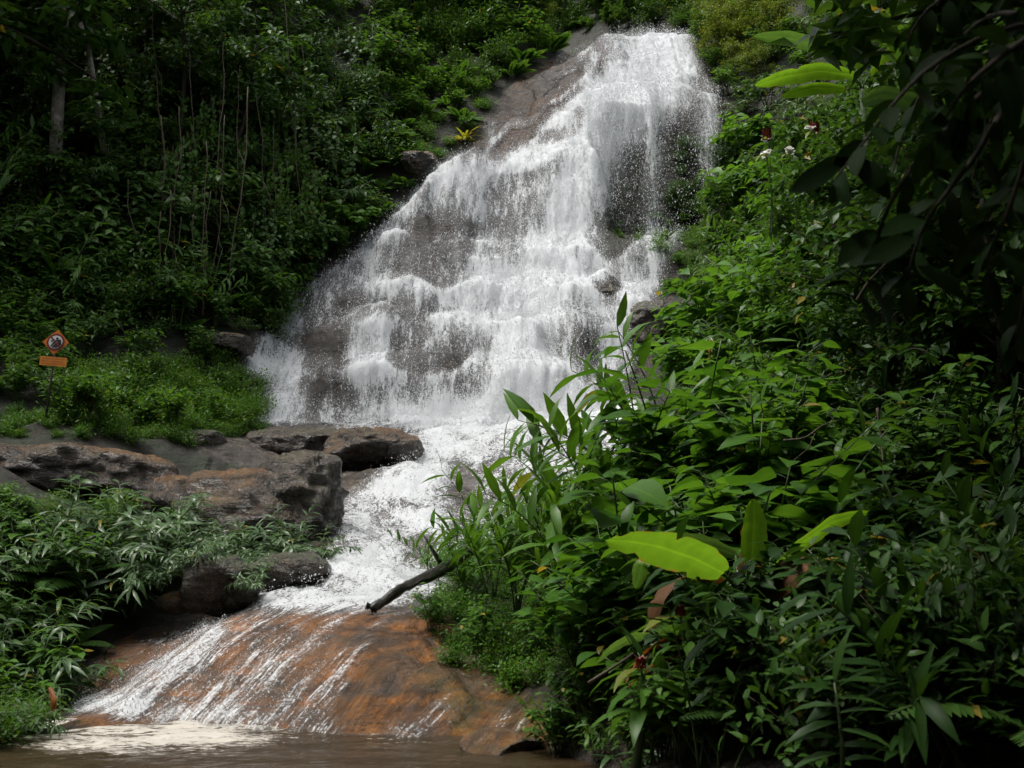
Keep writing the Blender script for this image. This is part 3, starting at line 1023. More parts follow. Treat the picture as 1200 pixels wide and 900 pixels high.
sp = MB()
steep = 1 - FN[..., 2]
wgt = np.where(FOK, np.clip(FD, 0, 1) ** 1.25 * (.15 + steep), 0)
wgt = wgt * (1 + 1.5 * (fbm(FV[..., 0] * .8, FV[..., 2] * .35, 0, 3, 91) > .05))
p, n, k = pick(FV, FN, wgt, 90000)
outw = rng.exponential(.15, len(p))
p = p + n * outw[:, None] + rng.normal(0, .06, p.shape) + np.array([0, 0, -.3]) * (outw ** 2)[:, None]
drops(sp, p, np.clip(rng.lognormal(math.log(.0075), .45, len(p)), .0035, .022), rng.uniform(.9, 2.4, len(p)))
CV = np.stack([CXX, CY, CZ], -1)
wc = np.where((cpx > 670) & (cpx < 850), .25 + cd_, 0) * (1.0 - .3 * CTT)
p, n, k = pick(CV, np.zeros_like(CV), wc, 15000)
p = p + rng.normal(0, 1, p.shape) * np.array([.22, .30, .2])
drops(sp, p, np.clip(rng.lognormal(math.log(.0075), .45, len(p)), .004, .02), rng.uniform(1.0, 3.2, len(p)))
wr = np.where(ROK & (RD > .5) & (rpy < 722), RD, 0)
p, n, k = pick(RV, RN, wr, 16000)
p = p + n * np.minimum(rng.exponential(.10, len(p)), .28)[:, None] + rng.normal(0, .05, p.shape)
drops(sp, p, np.clip(rng.lognormal(math.log(.0055), .45, len(p)), .003, .014), rng.uniform(.7, 1.6, len(p)))
wr = np.where(ROK & (RD > .2) & (rpy > 725), RD ** 2, 0)
p, n, k = pick(RV, RN, wr, 6000)
p = p + n * np.minimum(rng.exponential(.02, len(p)), .06)[:, None]
drops(sp, p, np.clip(rng.lognormal(math.log(.0035), .45, len(p)), .002, .008), rng.uniform(.7, 1.5, len(p)))
n_ = 14000                                                       # splash thrown up along the foot of the falls
bx = rng.uniform(-7.0, 3.6, n_) * .55 + rng.normal(.9, 1.5, n_) * .45
by = np.interp(bx, [-8, 4], [29.0, 29.2]) + rng.normal(0, .35, n_)
bz = ground(bx, by) + .05 + np.minimum(rng.exponential(.32, n_), 1.6)
bp_ = np.stack([bx, by - .2, bz], -1)
spx_, spy_ = proj(bp_)
bp_ = bp_[(spx_ > 300) & (spx_ < 740)]
drops(sp, bp_, np.clip(rng.lognormal(math.log(.006), .45, len(bp_)), .003, .015), rng.uniform(.7, 1.8, len(bp_)))
tag(obj('water_spray', sp.mesh('water_spray', M['drop'], False)), kind='stuff')


# mist that hangs where the water strikes
def mist(c, r, dens):
    m, t, out = nodemat('mist')
    v = t.nodes.new('ShaderNodeVolumePrincipled')
    v.inputs['Color'].default_value = (.95, .97, 1, 1)
    b = NB(t)
    tc = b.n('TexCoord')
    ln = b.n('VectorMath', operation='LENGTH')
    b.put(ln.inputs[0], b.mapping(tc.outputs['Object'], tuple(1 / x for x in r)))
    nz = b.noise(tc.outputs['Object'], .9, 3)
    f = b.math('MULTIPLY', b.math('POWER', b.rng(ln.outputs['Value'], 1, 0), 1.5), b.rng(nz, .3, .7, .3, 1.7))
    b.put(v.inputs['Density'], b.math('MULTIPLY', f, dens))
    v.inputs['Anisotropy'].default_value = .2
    t.links.new(v.outputs[0], out.inputs['Volume'])
    u = np.linspace(0, 2 * np.pi, 33)[:-1]; a = np.linspace(0.001, np.pi - .001, 17)
    U, A = np.meshgrid(u, a)
    V = np.stack([np.cos(U) * np.sin(A) * r[0], np.sin(U) * np.sin(A) * r[1], np.cos(A) * r[2]], -1)
    q = []
    for i in range(16):
        for j in range(32):
            q.append((i * 32 + j, i * 32 + (j + 1) % 32, (i + 1) * 32 + (j + 1) % 32, (i + 1) * 32 + j))
    m_ = MB(); m_.add(V.reshape(-1, 3), q)
    o = obj('mist', m_.mesh('mist', m), None, c)
    tag(o, kind='stuff')


mist(P(625, 445, 28.6), (4.6, 1.8, 3.0), .85)
mist(P(500, 480, 28.4), (3.6, 1.2, 1.0), .55)
mist(P(640, 310, 33.4), (3.4, 1.6, 3.8), .45)
mist(P(730, 140, 40.0), (3.4, 1.6, 2.8), .40)
mist(P(790, 285, 36.2), (2.8, 1.3, 2.0), .35)
SC.cycles.volume_step_rate = 6.0
SC.cycles.volume_max_steps = 20


# ------------------------------------------------------------------ boulders
def boulder(px, py, Y, size, label, mat, seed, rot=0.0, flat=0, rough=.26, sub=64, sink=0.0):
    r1 = np.random.default_rng(seed)
    nu, nv = sub * 2, sub
    u = np.linspace(0, 2 * np.pi, nu + 1)[:-1]; a = np.linspace(.001, np.pi - .001, nv)
    U, A = np.meshgrid(u, a)
    D = np.stack([np.cos(U) * np.sin(A), np.sin(U) * np.sin(A), np.cos(A)], -1)
    # cut a ball with several planes for facets, then roughen
    rad = np.ones(U.shape)
    for _ in range(9):
        nn = unit(r1.normal(size=3) * np.array([1, 1, .8]))
        c = r1.uniform(.62, .9)
        dn = D @ nn
        rad = np.minimum(rad, np.where(dn > .05, c / np.maximum(dn, .05), 9))
    if flat:
        dn = D[..., 2]
        rad = np.minimum(rad, np.where(dn > .05, flat / np.maximum(dn, .05), 9))
    for _ in range(2):
        rad[1:-1] = (rad[:-2] + 2 * rad[1:-1] + rad[2:]) / 4
        rad = (np.roll(rad, 1, 1) + 2 * rad + np.roll(rad, -1, 1)) / 4
    Q = D * rad[..., None]
    s = np.array(size)
    W = Q * s
    nz = rough * (fbm(W[..., 0] * .9 + seed, W[..., 1] * .9, W[..., 2] * 1.6, 5, seed) - .5 * np.abs(fbm(W[..., 0] * 1.7 + seed, W[..., 1] * 1.7, W[..., 2] * 2.2, 4, seed + 9))) + .06 * fbm(W[..., 0] * 4, W[..., 1] * 4, W[..., 2] * 8, 4, seed + 3)
    W = W + D * nz[..., None] * np.minimum(1, s.min())
    c, sn = math.cos(rot), math.sin(rot)
    W = np.stack([W[..., 0] * c - W[..., 1] * sn, W[..., 0] * sn + W[..., 1] * c, W[..., 2]], -1)
    i = np.arange(nv - 1)[:, None] * nu; j = np.arange(nu)[None]; j2 = (j + 1) % nu
    q = np.stack([i + j, i + nu + j, i + nu + j2, i + j2], -1).reshape(-1, 4)
    m_ = MB(); m_.add(W.reshape(-1, 3), q)
    o = obj('boulder', m_.mesh('boulder', mat), None, P(px, py, Y) - np.array([0, 0, sink]))
    tag(o, label, 'boulder')
    return o


boulder(88, 556, 19.6, (2.1, 1.6, .82), 'broad flat-topped brown boulder below the orange warning sign', M['rock_brown'], 3, .1, .55, .14)
boulder(284, 612, 19.4, (2.05, 1.7, 1.28), 'large rounded grey and rust boulder left of the white rapids', M['rock_brown'], 8, -.35, .66, .16)
boulder(356, 592, 18.6, (.85, .9, 1.05), 'grey lichen-marked boulder rising beside the white rapids', M['rock_grey'], 12, .4, 0, .18)
boulder(432, 532, 25.2, (1.3, 1.3, .85), 'smooth grey-brown boulder at the foot of the falls, right of the rust rock shelf', M['rock_brown'], 21, .2, .6, .15)
boulder(350, 520, 26.0, (1.35, 1.2, .62), 'low dark boulder washed by spray at the left foot of the falls', M['rock_grey'], 24, -.2, .7)
boulder(256, 680, 15.2, (.56, .5, .50), 'dark angular boulder with pale top under the lance-leaved plants by the slab', M['rock_dark'], 31, .5, .7, .2)
boulder(207, 706, 15.4, (.27, .3, .16), 'small low brown stone beside the dark angular boulder', M['rock_brown'], 34, .2)
boulder(338, 672, 16.0, (.62, .6, .36), 'dark wet rock under plants at the left edge of the white water', M['rock_dark'], 37, -.4, .8)
boulder(770, 378, 32.2, (1.15, 1.0, .95), 'dark wet rock standing at the right edge of the falls', M['rock_dark'], 41, .3, .8)
boulder(712, 349, 33.75, (.50, .5, .50), 'small black rock poking out of the white falls', M['rock_dark'], 43, .1, 0, .35)
boulder(490, 190, 38.2, (.8, .7, .55), 'grey rock among ferns at the left shoulder of the falls', M['rock_brown'], 45, .3)
boulder(235, 520, 24.0, (.8, .6, .3), 'low dark rock at the foot of the green mound of bushes', M['rock_dark'], 47, .1)
boulder(270, 405, 30.2, (.9, .7, .35), 'brown rock ledge half hidden by bushes left of the falls', M['rock_brown'], 49, 0, .7)
boulder(590, 872, 10.9, (.45, .5, .16), 'brown wet stone at the right foot of the rust slab', M['rock_brown'], 55, .3)

# ------------------------------------------------------------------ plant kinds (each is built once per variant, then copied)
LIB = {}


def reg(kind, parts):
    LIB.setdefault(kind, []).append(parts)


def arc_path(az_, el0, length, droop, n=9, base=(0, 0, 0)):
    s = np.linspace(0, 1, n)
    e = el0 - droop * s
    h = np.array([math.cos(az_), math.sin(az_), 0])
    st = length / (n - 1)
    p = [np.array(base, float)]
    for k in range(n - 1):
        p.append(p[-1] + st * (math.cos(e[k]) * h + math.sin(e[k]) * np.array([0, 0, 1])))
    return np.array(p)


def along(path, t):
    s = np.linspace(0, 1, len(path))
    return np.stack([np.interp(t, s, path[:, i]) for i in range(3)], -1)


def k_lance(seed, H=1.1, ns=10, leafm='leaf_grey', Lr=(.24, .40), Wf=.085, kind='lance_leaved_shrub'):
    r = np.random.default_rng(seed)
    f, s = MB(), MB()
    for i in range(ns):
        a = i * 2.4 + r.uniform(-.4, .4)
        path = arc_path(a, r.uniform(.75, 1.45), H * r.uniform(.7, 1.15), r.uniform(.5, 1.5), 9, (r.normal(0, .05), r.normal(0, .05), 0))
        tube(s, path, np.linspace(.011, .003, 9), 4)
        n = int(r.integers(16, 24))
        t = np.linspace(.28, 1, n)
        pos = along(path, t)
        T = unit(along(np.gradient(path, axis=0), t))
        ph = np.arange(n) * 2.4 + r.uniform(0, 6)
        h = np.stack([np.cos(ph), np.sin(ph), np.zeros(n)], -1)
        d = unit(h * .9 + T * .7 + np.array([0, 0, -.12]) + r.normal(0, .12, (n, 3)))
        L = r.uniform(*Lr, n) * (1.1 - .35 * t)
        leaves(f, pos, d, np.array([0, 0, 1.0]), L, L * Wf * r.uniform(.8, 1.25, n), r.uniform(.4, 1.4, n), .25, 'lance', 0, .3, r)
    reg(kind, [('foliage', f.mesh('foliage', M[leafm])), ('stem', s.mesh('stem', M['stem_green']))])


def k_broad(seed, H=1.7, ns=5, leafm='leaf_light', Lr=(.15, .36), kind='broad_leaved_shrub', W=.38, prof='ovate'):
    r = np.random.default_rng(seed)
    f, s = MB(), MB()
    for i in range(ns):
        a = i * 2.4 + r.uniform(-.4, .4)
        path = arc_path(a, r.uniform(1.15, 1.5), H * r.uniform(.6, 1.05), r.uniform(.1, .5), 9, (r.normal(0, .06), r.normal(0, .06), 0))
        tube(s, path, np.linspace(.014, .005, 9), 5)
        tips = [(path, .35)]
        for bnum in range(int(r.integers(2, 4))):
            tb = r.uniform(.35, .8)
            b0 = along(path, tb)
            bp = arc_path(a + r.uniform(-1.6, 1.6), r.uniform(.5, 1.1), H * r.uniform(.22, .4), .2, 6, b0)
            tube(s, bp, np.linspace(.008, .004, 6), 4)
            tips.append((bp, .3))
        for (pp, t0) in tips:
            n = int(r.integers(9, 14))
            t = np.linspace(t0, 1, n)
            pos = along(pp, t)
            ph = np.arange(n) * 1.9 + r.uniform(0, 6)
            h = np.stack([np.cos(ph), np.sin(ph), np.zeros(n)], -1)
            pet = r.uniform(.03, .1, n)[:, None]
            d0 = unit(h + np.array([0, 0, .45]))
            b = pos + d0 * pet
            for q0, q1 in zip(pos, b):
                tube(s, np.array([q0, q1]), .003, 3)
            L = r.uniform(*Lr, n) * (1.1 - .3 * t)
            leaves(f, b, unit(h + np.array([0, 0, -.05]) + r.normal(0, .12, (n, 3))), np.array([0, 0, 1.0]), L, L * W * r.uniform(.85, 1.15, n), r.uniform(.1, .8, n), .16, prof, 0, .22, r)
    reg(kind, [('foliage', f.mesh('foliage', M[leafm])), ('stem', s.mesh('stem', M['stem_green']))])


def k_cane(seed, H=1.5, ns=6, leafm='leaf_mid', Lr=(.22, .34), kind='cane_plant', lean=.7):
    r = np.random.default_rng(seed)
    f, s = MB(), MB()
    for i in range(ns):
        a = i * 2.4 + r.uniform(-.4, .4)
        path = arc_path(a, r.uniform(1.1, 1.5), H * r.uniform(.6, 1.1), r.uniform(.3, lean + .3), 10, (r.normal(0, .07), r.normal(0, .07), 0))
        tube(s, path, np.linspace(.012, .004, 10), 5)
        n = int(r.integers(11, 17))
        t = np.linspace(.25, 1, n)
        pos = along(path, t)
        T = unit(along(np.gradient(path, axis=0), t))
        S = unit(np.cross(T, np.array([math.cos(a + .6), math.sin(a + .6), .4])))
        sg = np.where(np.arange(n) % 2 == 0, 1, -1)[:, None]
        d = unit(T * .75 + S * sg * .75 + r.normal(0, .1, (n, 3)))
        L = r.uniform(*Lr, n) * (1.1 - .3 * t)
        leaves(f, pos, d, np.array([0, 0, 1.0]) + .3 * T, L, L * .11 * r.uniform(.8, 1.2, n), r.uniform(.3, 1.2, n), .22, 'lance', 0, .25, r)
    reg(kind, [('foliage', f.mesh('foliage', M[leafm])), ('stem', s.mesh('stem', M['stem_green']))])


def k_mound(seed, rx=.7, h=.55, n=1100, leafm='leaf_mid', Lr=(.05, .09), kind='low_bush'):
    r = np.random.default_rng(seed)
    f, s = MB(), MB()
    nst = 26
    for i in range(nst):
        a = i * 2.4
        path = arc_path(a, r.uniform(.35, 1.5), rx * r.uniform(.6, 1.1), r.uniform(-.3, .6), 6)
        path[:, 2] *= h / rx * 1.2
        tube(s, path, np.linspace(.008, .002, 6), 3)
        m_ = n // nst
        t = r.uniform(.3, 1.06, m_)
        pos = along(path, t) + r.normal(0, .085 * rx / .7, (m_, 3))
        pos[:, 2] = np.maximum(pos[:, 2], .02)
        o = unit(pos + np.array([0, 0, .15]))
        d = unit(o * .6 + r.normal(0, .6, (m_, 3)) * np.array([1, 1, .55]))
        L = r.uniform(*Lr, m_)
        leaves(f, pos, d, np.array([0, 0, 1.0]) + .5 * o, L, L * .22, r.uniform(.1, .9, m_), .2, 'mini4', 0, .35, r)
    reg(kind, [('foliage', f.mesh('foliage', M[leafm])), ('stem', s.mesh('stem', M['stem_brown']))])


def k_fern(seed, L=.9, nf=10, leafm='leaf_mid', kind='fern'):
    r = np.random.default_rng(seed)
    f, s = MB(), MB()
    for i in range(nf):
        a = i * 2.4 + r.uniform(-.3, .3)
        ln = L * r.uniform(.7, 1.1)
        path = arc_path(a, r.uniform(.7, 1.3), ln, r.uniform(.8, 1.5), 12)
        tube(s, path, np.linspace(.007, .002, 12), 4)
        n = 24
        t = np.linspace(.18, .99, n)
        pos = along(path, t)
        T = unit(along(np.gradient(path, axis=0), t))
        S = unit(np.cross(T, np.array([0, 0, 1.0])))
        U = np.cross(S, T)
        w_ = ln * .24 * np.sin(np.pi * np.clip(t * .85 + .13, 0, 1)) ** .8
        for sg in (1, -1):
            leaves(f, pos, unit(S * sg + T * .45 - U * .1), U, w_, w_ * .16, .35, .1, 'mini', 0, .15, r)
    reg(kind, [('frond', f.mesh('frond', M[leafm])), ('stem', s.mesh('stem', M['stem_green']))])


def k_rosette(seed, L=.75, n=22, leafm='leaf_mid', kind='strap_leaved_plant', W=.045):
    r = np.random.default_rng(seed)
    f, s = MB(), MB()
    ph = np.arange(n) * 2.4
    e = r.uniform(.3, 1.35, n)
    d = np.stack([np.cos(ph) * np.cos(e), np.sin(ph) * np.cos(e), np.sin(e)], -1)
    LL = L * r.uniform(.6, 1.1, n)
    leaves(f, np.zeros((n, 3)) + np.array([0, 0, .06]), d, np.array([0, 0, 1.0]) - .6 * d, LL, W * r.uniform(.8, 1.2, n) * L / .75, r.uniform(.8, 1.8, n), .2, 'strap', 0, .12, r)
    tube(s, [(0, 0, -.1), (0, 0, .05), (0, 0, .12)], [.03, .03, .015], 6)
    reg(kind, [('foliage', f.mesh('foliage', M[leafm])), ('stem', s.mesh('stem', M['stem_green']))])


def k_creeper(seed, Lc=2.6, ns=6, leafm='leaf_mid', kind='hanging_creeper'):
    r = np.random.default_rng(seed)
    f, s = MB(), MB()
    for i in range(ns):
        ln = Lc * r.uniform(.5, 1.05)
        x0 = r.normal(0, .35)
        z = np.linspace(0, -ln, 14)
        path = np.stack([x0 + .12 * vnoise(z * 1.2, i * 7.0, 0, seed) , -.12 + .1 * vnoise(z * 1.1, i * 5.0, 3, seed) - .05 * i / ns, z + .1], -1)
        tube(s, path, .006, 4)
        n = int(ln * 15)
        t = r.uniform(.02, 1, n)
        pos = along(path, t) + r.normal(0, .05, (n, 3))
        d = unit(np.stack([r.normal(0, .55, n), -.25 + r.normal(0, .25, n), -1 + r.normal(0, .25, n)], -1))
        L = r.uniform(.08, .15, n)
        leaves(f, pos, d, np.array([0, -1.0, .55]), L, L * .38, r.uniform(0, .5, n), .15, 'heart', 0, .3, r)
    reg(kind, [('foliage', f.mesh('foliage', M[leafm])), ('stem', s.mesh('stem', M['vine']))])


def k_tree(seed, H=6.0, cr=2.3, leafm='leaf_dark', kind='forest_tree', Lr=(.20, .34), nl=15, tr=.11, per=24, barkm='bark_dark', drop=.1):
    r = np.random.default_rng(seed)
    f, s, li = MB(), MB(), MB()
    z = np.linspace(0, H * .8, 12)
    tp = np.stack([.25 * vnoise(z * .4, 1.0, 0, seed), .25 * vnoise(z * .4, 5.0, 0, seed), z - .3], -1)
    tube(s, tp, np.linspace(tr, tr * .35, 12), 8)
    for i in range(nl):
        t0 = r.uniform(.45, 1.0)
        b0 = along(tp, t0)
        a = i * 2.4 + r.uniform(-.5, .5)
        ln = cr * r.uniform(.6, 1.1)
        lp = arc_path(a, r.uniform(.1, 1.0), ln, r.uniform(.2, .8), 8, b0)
        tube(li, lp, np.linspace(tr * .35, .008, 8), 5)
        for c in range(int(r.integers(6, 9))):
            tc = r.uniform(.35, 1.05)
            cc = along(lp, min(tc, 1)) + r.normal(0, .22 * cr / 2.3, 3)
            tw = arc_path(r.uniform(0, 6.28), r.uniform(-.2, .8), .5, .6, 5, cc)
            tube(li, tw, np.linspace(.009, .003, 5), 3)
            n = per
            pos = along(tw, r.uniform(0, 1, n)) + r.normal(0, .16, (n, 3)) * np.array([1, 1, .7])
            d = unit(r.normal(0, 1, (n, 3)) * np.array([1, 1, .35]) + np.array([0, 0, -drop]))
            L = r.uniform(*Lr, n)
            leaves(f, pos, d, np.array([0, 0, 1.0]), L, L * .24, r.uniform(.2, 1.0, n), .2, 'mini', 0, .35, r)
    reg(kind, [('crown', f.mesh('crown', M[leafm])), ('trunk', s.mesh('trunk', M[barkm])), ('limb', li.mesh('limb', M[barkm]))])


for sd in (1, 2, 3):
    k_lance(100 + sd)
    k_lance(110 + sd, 1.0, 10, 'leaf_dark', (.18, .32), .10, 'dark_lance_shrub')
    k_broad(120 + sd, prof='heart' if sd == 2 else 'ovate', W=.34 if sd == 3 else .40)
    k_broad(130 + sd, 1.3, 6, 'leaf_dark', (.14, .24), 'dark_leaved_shrub', .3)
    k_broad(140 + sd, 1.1, 7, 'leaf_mid', (.11, .19), 'leafy_shrub', .3)
    k_cane(150 + sd)
    k_mound(160 + sd)
    k_mound(170 + sd, .55, .4, 1000, 'leaf_light', (.045, .085), 'ground_herb')
    k_mound(175 + sd, .8, .8, 1200, 'leaf_dark', (.07, .12), 'dark_bush')
    k_fern(180 + sd)
    k_fern(190 + sd, .9, 9, 'leaf_dark', 'shade_fern')
    k_rosette(200 + sd)
    k_creeper(210 + sd)
    k_tree(220 + sd)
k_creeper(216, 2.6, 5, 'leaf_dark', 'dark_creeper'); k_creeper(217, 2.2, 7, 'leaf_dark', 'dark_creeper')
k_tree(230, 5.0, 2.0, 'leaf_mid', 'young_tree', (.16, .28)); k_tree(231, 5.0, 2.0, 'leaf_mid', 'young_tree', (.16, .28))
k_tree(233, 3.2, 1.5, 'leaf_yellow', 'yellow_green_tree', (.10, .17), 13, .05, 40); k_tree(234, 3.2, 1.5, 'leaf_yellow', 'yellow_green_tree', (.10, .17), 13, .05, 40)
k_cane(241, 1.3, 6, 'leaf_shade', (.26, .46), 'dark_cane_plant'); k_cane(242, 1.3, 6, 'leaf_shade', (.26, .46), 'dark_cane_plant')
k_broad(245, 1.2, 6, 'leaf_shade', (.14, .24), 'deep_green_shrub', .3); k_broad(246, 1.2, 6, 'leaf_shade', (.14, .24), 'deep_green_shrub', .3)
for sd in (1, 2, 3): k_cane(255 + sd, 1.7, 6, 'leaf_mid', (.34, .55), 'arching_cane', .9)
k_rosette(250, .8, 30, 'leaf_gold', 'yellow_tuft', .035)
k_tree(260, 7.0, 4.2, 'leaf_dark', 'canopy_tree', (.26, .42), 22, .2, 40)

PARTS_CAT = dict(arching_cane='plant', lance_leaved_shrub='shrub', dark_lance_shrub='shrub', broad_leaved_shrub='shrub', dark_leaved_shrub='shrub', leafy_shrub='shrub', cane_plant='plant', low_bush='bush',
                 ground_herb='plant', dark_bush='bush', fern='fern', shade_fern='fern', strap_leaved_plant='plant', hanging_creeper='creeper', dark_creeper='creeper', forest_tree='tree',
                 young_tree='tree', yellow_green_tree='tree', dark_cane_plant='plant', deep_green_shrub='shrub', yellow_tuft='plant', canopy_tree='tree')
LOOK = dict(arching_cane='arching cane plant', lance_leaved_shrub='grey-green shrub with drooping lance leaves', dark_lance_shrub='dark shrub with narrow pointed leaves', broad_leaved_shrub='bright shrub with broad oval leaves',
            dark_leaved_shrub='dark shrub with broad leaves', leafy_shrub='mid-green leafy shrub', cane_plant='cane plant with long narrow leaves', low_bush='low small-leaved green bush',
            ground_herb='light green small-leaved herb', dark_bush='dark small-leaved bush', fern='green fern', shade_fern='dark fern', strap_leaved_plant='strap-leaved plant',
            hanging_creeper='hanging creeper with heart-shaped leaves', dark_creeper='dark hanging creeper', forest_tree='dark forest tree', young_tree='mid-green young tree',
            yellow_green_tree='yellow-green small tree', dark_cane_plant='dark cane plant with long leaves', deep_green_shrub='deep green shrub', yellow_tuft='yellow-green tufted plant', canopy_tree='tall canopy tree')
COUNT = {}


def place(kind, loc, yaw=None, scale=1.0, up=None, label='', group=None, variant=None):
    vs = LIB[kind]
    parts = vs[random.randrange(len(vs)) if variant is None else variant]
    root = thing(kind, label, PARTS_CAT[kind], Vector(loc), group)
    yaw = random.uniform(0, 6.28) if yaw is None else yaw
    q = Quaternion((0, 0, 1), yaw)
    if up is not None:
        q = Vector((0, 0, 1)).rotation_difference(Vector(up)) @ q
    root.rotation_euler = q.to_euler()
    root.scale = (scale, scale, scale)
    for nm, me in parts:
        o = bpy.data.objects.new(nm, me)
        COL.objects.link(o)
        o.parent = root
    COUNT[kind] = COUNT.get(kind, 0) + 1
    return root


def zone(poly, n, kinds, where, sc=(.8, 1.2), mind=.45, lean=.5, sink=.05, seed=0, yaw=None, ylim=None):
    """scatter countable plants over the ground seen through a photo polygon"""
    rnd = random.Random(seed)
    random.seed(seed + 5)
    xs_ = [p[0] for p in poly]; ys_ = [p[1] for p in poly]
    got = []
    names = [k for k, w_ in kinds]; wts = [w_ for k, w_ in kinds]
    tries = 0
    while len(got) < n and tries < n * 25:
        tries += 1
        px, py = rnd.uniform(min(xs_), max(xs_)), rnd.uniform(min(ys_), max(ys_))
        if not inpoly(np.array(px), np.array(py), poly):
            continue
        p = hit(px, py)
        if ylim and not (ylim[0] < p[1] < ylim[1]):
            continue
        md = mind * p[1] / 30.0
        if any((p[0] - g[0]) ** 2 + (p[1] - g[1]) ** 2 + (p[2] - g[2]) ** 2 < md * md for g in got):
            continue
        got.append(p)
        kd = rnd.choices(names, wts)[0]
        nv = gnormal(p[0], p[1])
        up = unit(np.array([0, 0, 1.0]) + lean * nv + rng.normal(0, .06, 3))
        place(kd, p - np.array([0, 0, sink]), yaw, rnd.uniform(*sc), up, LOOK[kd] + ' ' + where, LOOK[kd] + ' ' + where)
    return got


# ---- far forest above the falls
zone([(430, 60), (560, 40), (640, 36), (830, 30), (830, -60), (430, -60)], 24, [('forest_tree', 3), ('young_tree', 1)], 'in the forest beyond the lip', (.8, 1.2), 1.6, .1, .1, 1)
zone([(440, 75), (600, 50), (700, 35), (830, 34), (830, 0), (440, 20)], 60, [('dark_bush', 2), ('dark_leaved_shrub', 2), ('leafy_shrub', 1)], 'along the top of the falls', (1.3, 2.2), .7, .3, .1, 2)
zone([(620, 46), (720, 34), (720, 8), (620, 20)], 9, [('yellow_green_tree', 1), ('leafy_shrub', 1)], 'above the upper left lip', (.8, 1.2), 1.1, .2, .1, 3)
# ---- left forest wall
zone([(-40, 380), (290, 390), (330, 320), (450, 190), (470, 60), (430, -40), (-40, -40)], 235, [('dark_leaved_shrub', 3), ('dark_lance_shrub', 2), ('shade_fern', 1.5), ('dark_bush', 1.2), ('leafy_shrub', 3), ('cane_plant', .8), ('strap_leaved_plant', .5)],
     'on the shaded forest wall left of the falls', (1.2, 2.1), .66, .7, .08, 4)
zone([(-40, 240), (330, 200), (350, -30), (-40, -60)], 15, [('forest_tree', 1)], 'on the forest wall left of the falls', (.65, 1.0), 1.8, .5, .1, 5)
for i, (px, py, Yo) in enumerate([(290, 50, .9), (315, 70, .9), (275, 110, .9), (335, 110, .9), (180, 95, .8), (350, 40, .9), (230, 60, .8), (300, 250, .7), (110, 60, .7), (375, 150, .7), (400, 40, .8), (255, 80, .9), (300, 120, .9), (320, 20, .9), (265, 20, .9), (240, 120, .9), (350, 100, .9), (200, 180, .8), (285, 170, .9), (320, 200, .9), (220, 230, .8), (360, 210, .8)]):
    p = hit(px, py + 20)
    place('hanging_creeper' if i < 5 or i > 10 else 'dark_creeper', P(px, py, p[1] - Yo - .7), random.uniform(-.3, .3), random.uniform(1.2, 1.6), None,
          ('hanging creeper with pale heart-shaped leaves on the left forest wall' if i < 5 or i > 10 else 'dark creeper hanging down the left forest wall'), 'creepers hanging on the left forest wall')
# ---- green bank behind the sign and the mound of bushes
zone([(-20, 470), (60, 470), (120, 400), (300, 395), (280, 350), (-20, 340)], 46, [('leafy_shrub', 3), ('dark_leaved_shrub', 1), ('dark_lance_shrub', 2), ('fern', 1)], 'on the bank behind the warning sign', (.8, 1.2), .6, .5, .05, 6)
zone([(70, 500), (200, 512), (300, 500), (312, 460), (250, 425), (90, 440)], 60, [('low_bush', 3), ('leafy_shrub', .6)], 'in the green mound right of the warning sign', (.9, 1.3), .5, .3, .05, 7)
zone([(-20, 512), (60, 514), (210, 524), (320, 512), (310, 500), (60, 488), (-20, 486)], 46, [('ground_herb', 2), ('low_bush', 1)], 'on the grassy edge by the sign post', (.4, .75), .42, .3, .03, 8)
# ---- slope of ferns left of the upper falls
zone([(400, 300), (470, 240), (560, 150), (575, 110), (480, 90), (400, 150), (370, 250)], 100, [('fern', 3), ('leafy_shrub', 1), ('low_bush', 2), ('ground_herb', 3), ('broad_leaved_shrub', 1)], 'on the bright slope left of the upper falls', (.8, 1.3), .6, .5, .05, 9)
zone([(330, 390), (300, 400), (400, 300), (440, 270), (400, 260), (300, 340)], 22, [('dark_leaved_shrub', 2), ('leafy_shrub', 1), ('dark_bush', 1)], 'beside the lower left edge of the falls', (.9, 1.4), .5, .5, .05, 10)
p = hit(545, 168)
place('yellow_tuft', p, 0, 1.15, None, 'small yellow-green tufted plant at the left edge of the upper falls')
# ---- left foreground
zone([(-20, 860), (50, 842), (90, 770), (170, 735), (190, 690), (200, 650), (-20, 635)], 52, [('lance_leaved_shrub', 4), ('dark_lance_shrub', 2), ('leafy_shrub', .8), ('shade_fern', .8)], 'in the left foreground beside the rust slab', (.8, 1.4), 1.0, .3, .05, 11)
zone([(-20, 650), (60, 640), (150, 630), (150, 612), (-20, 605)], 14, [('leafy_shrub', 2), ('lance_leaved_shrub', 1), ('low_bush', 1)], 'below the flat brown boulder', (.45, .7), .6, .2, .05, 12)
for i, (px, py, s_) in enumerate([(232, 668, .8), (262, 672, .85), (300, 668, .9), (335, 664, 1.0), (366, 664, .75), (285, 680, .8), (245, 660, .8), (318, 680, .8), (205, 672, 1.0), (190, 660, 1.2), (165, 672, 1.4), (228, 668, .6), (300, 690, .5), (190, 690, .64)]):
    q = P(px, py, (17.2 if px > 215 else 15.8) if s_ > .65 else 14.9)
    place('lance_leaved_shrub', q, None, s_ * .95, unit(np.array([0, -.45, 1.0])), 'grey-green lance-leaved plant growing on the rocks left of the white rapids', 'lance-leaved plants on the rocks by the rapids')
zone([(470, 150), (540, 130), (585, 100), (650, 58), (690, 42), (690, 26), (470, 55)], 46, [('dark_bush', 1), ('leafy_shrub', 2), ('fern', 1.5)], 'on the upper left shoulder of the falls', (1.0, 1.7), .5, .3, .08, 26)
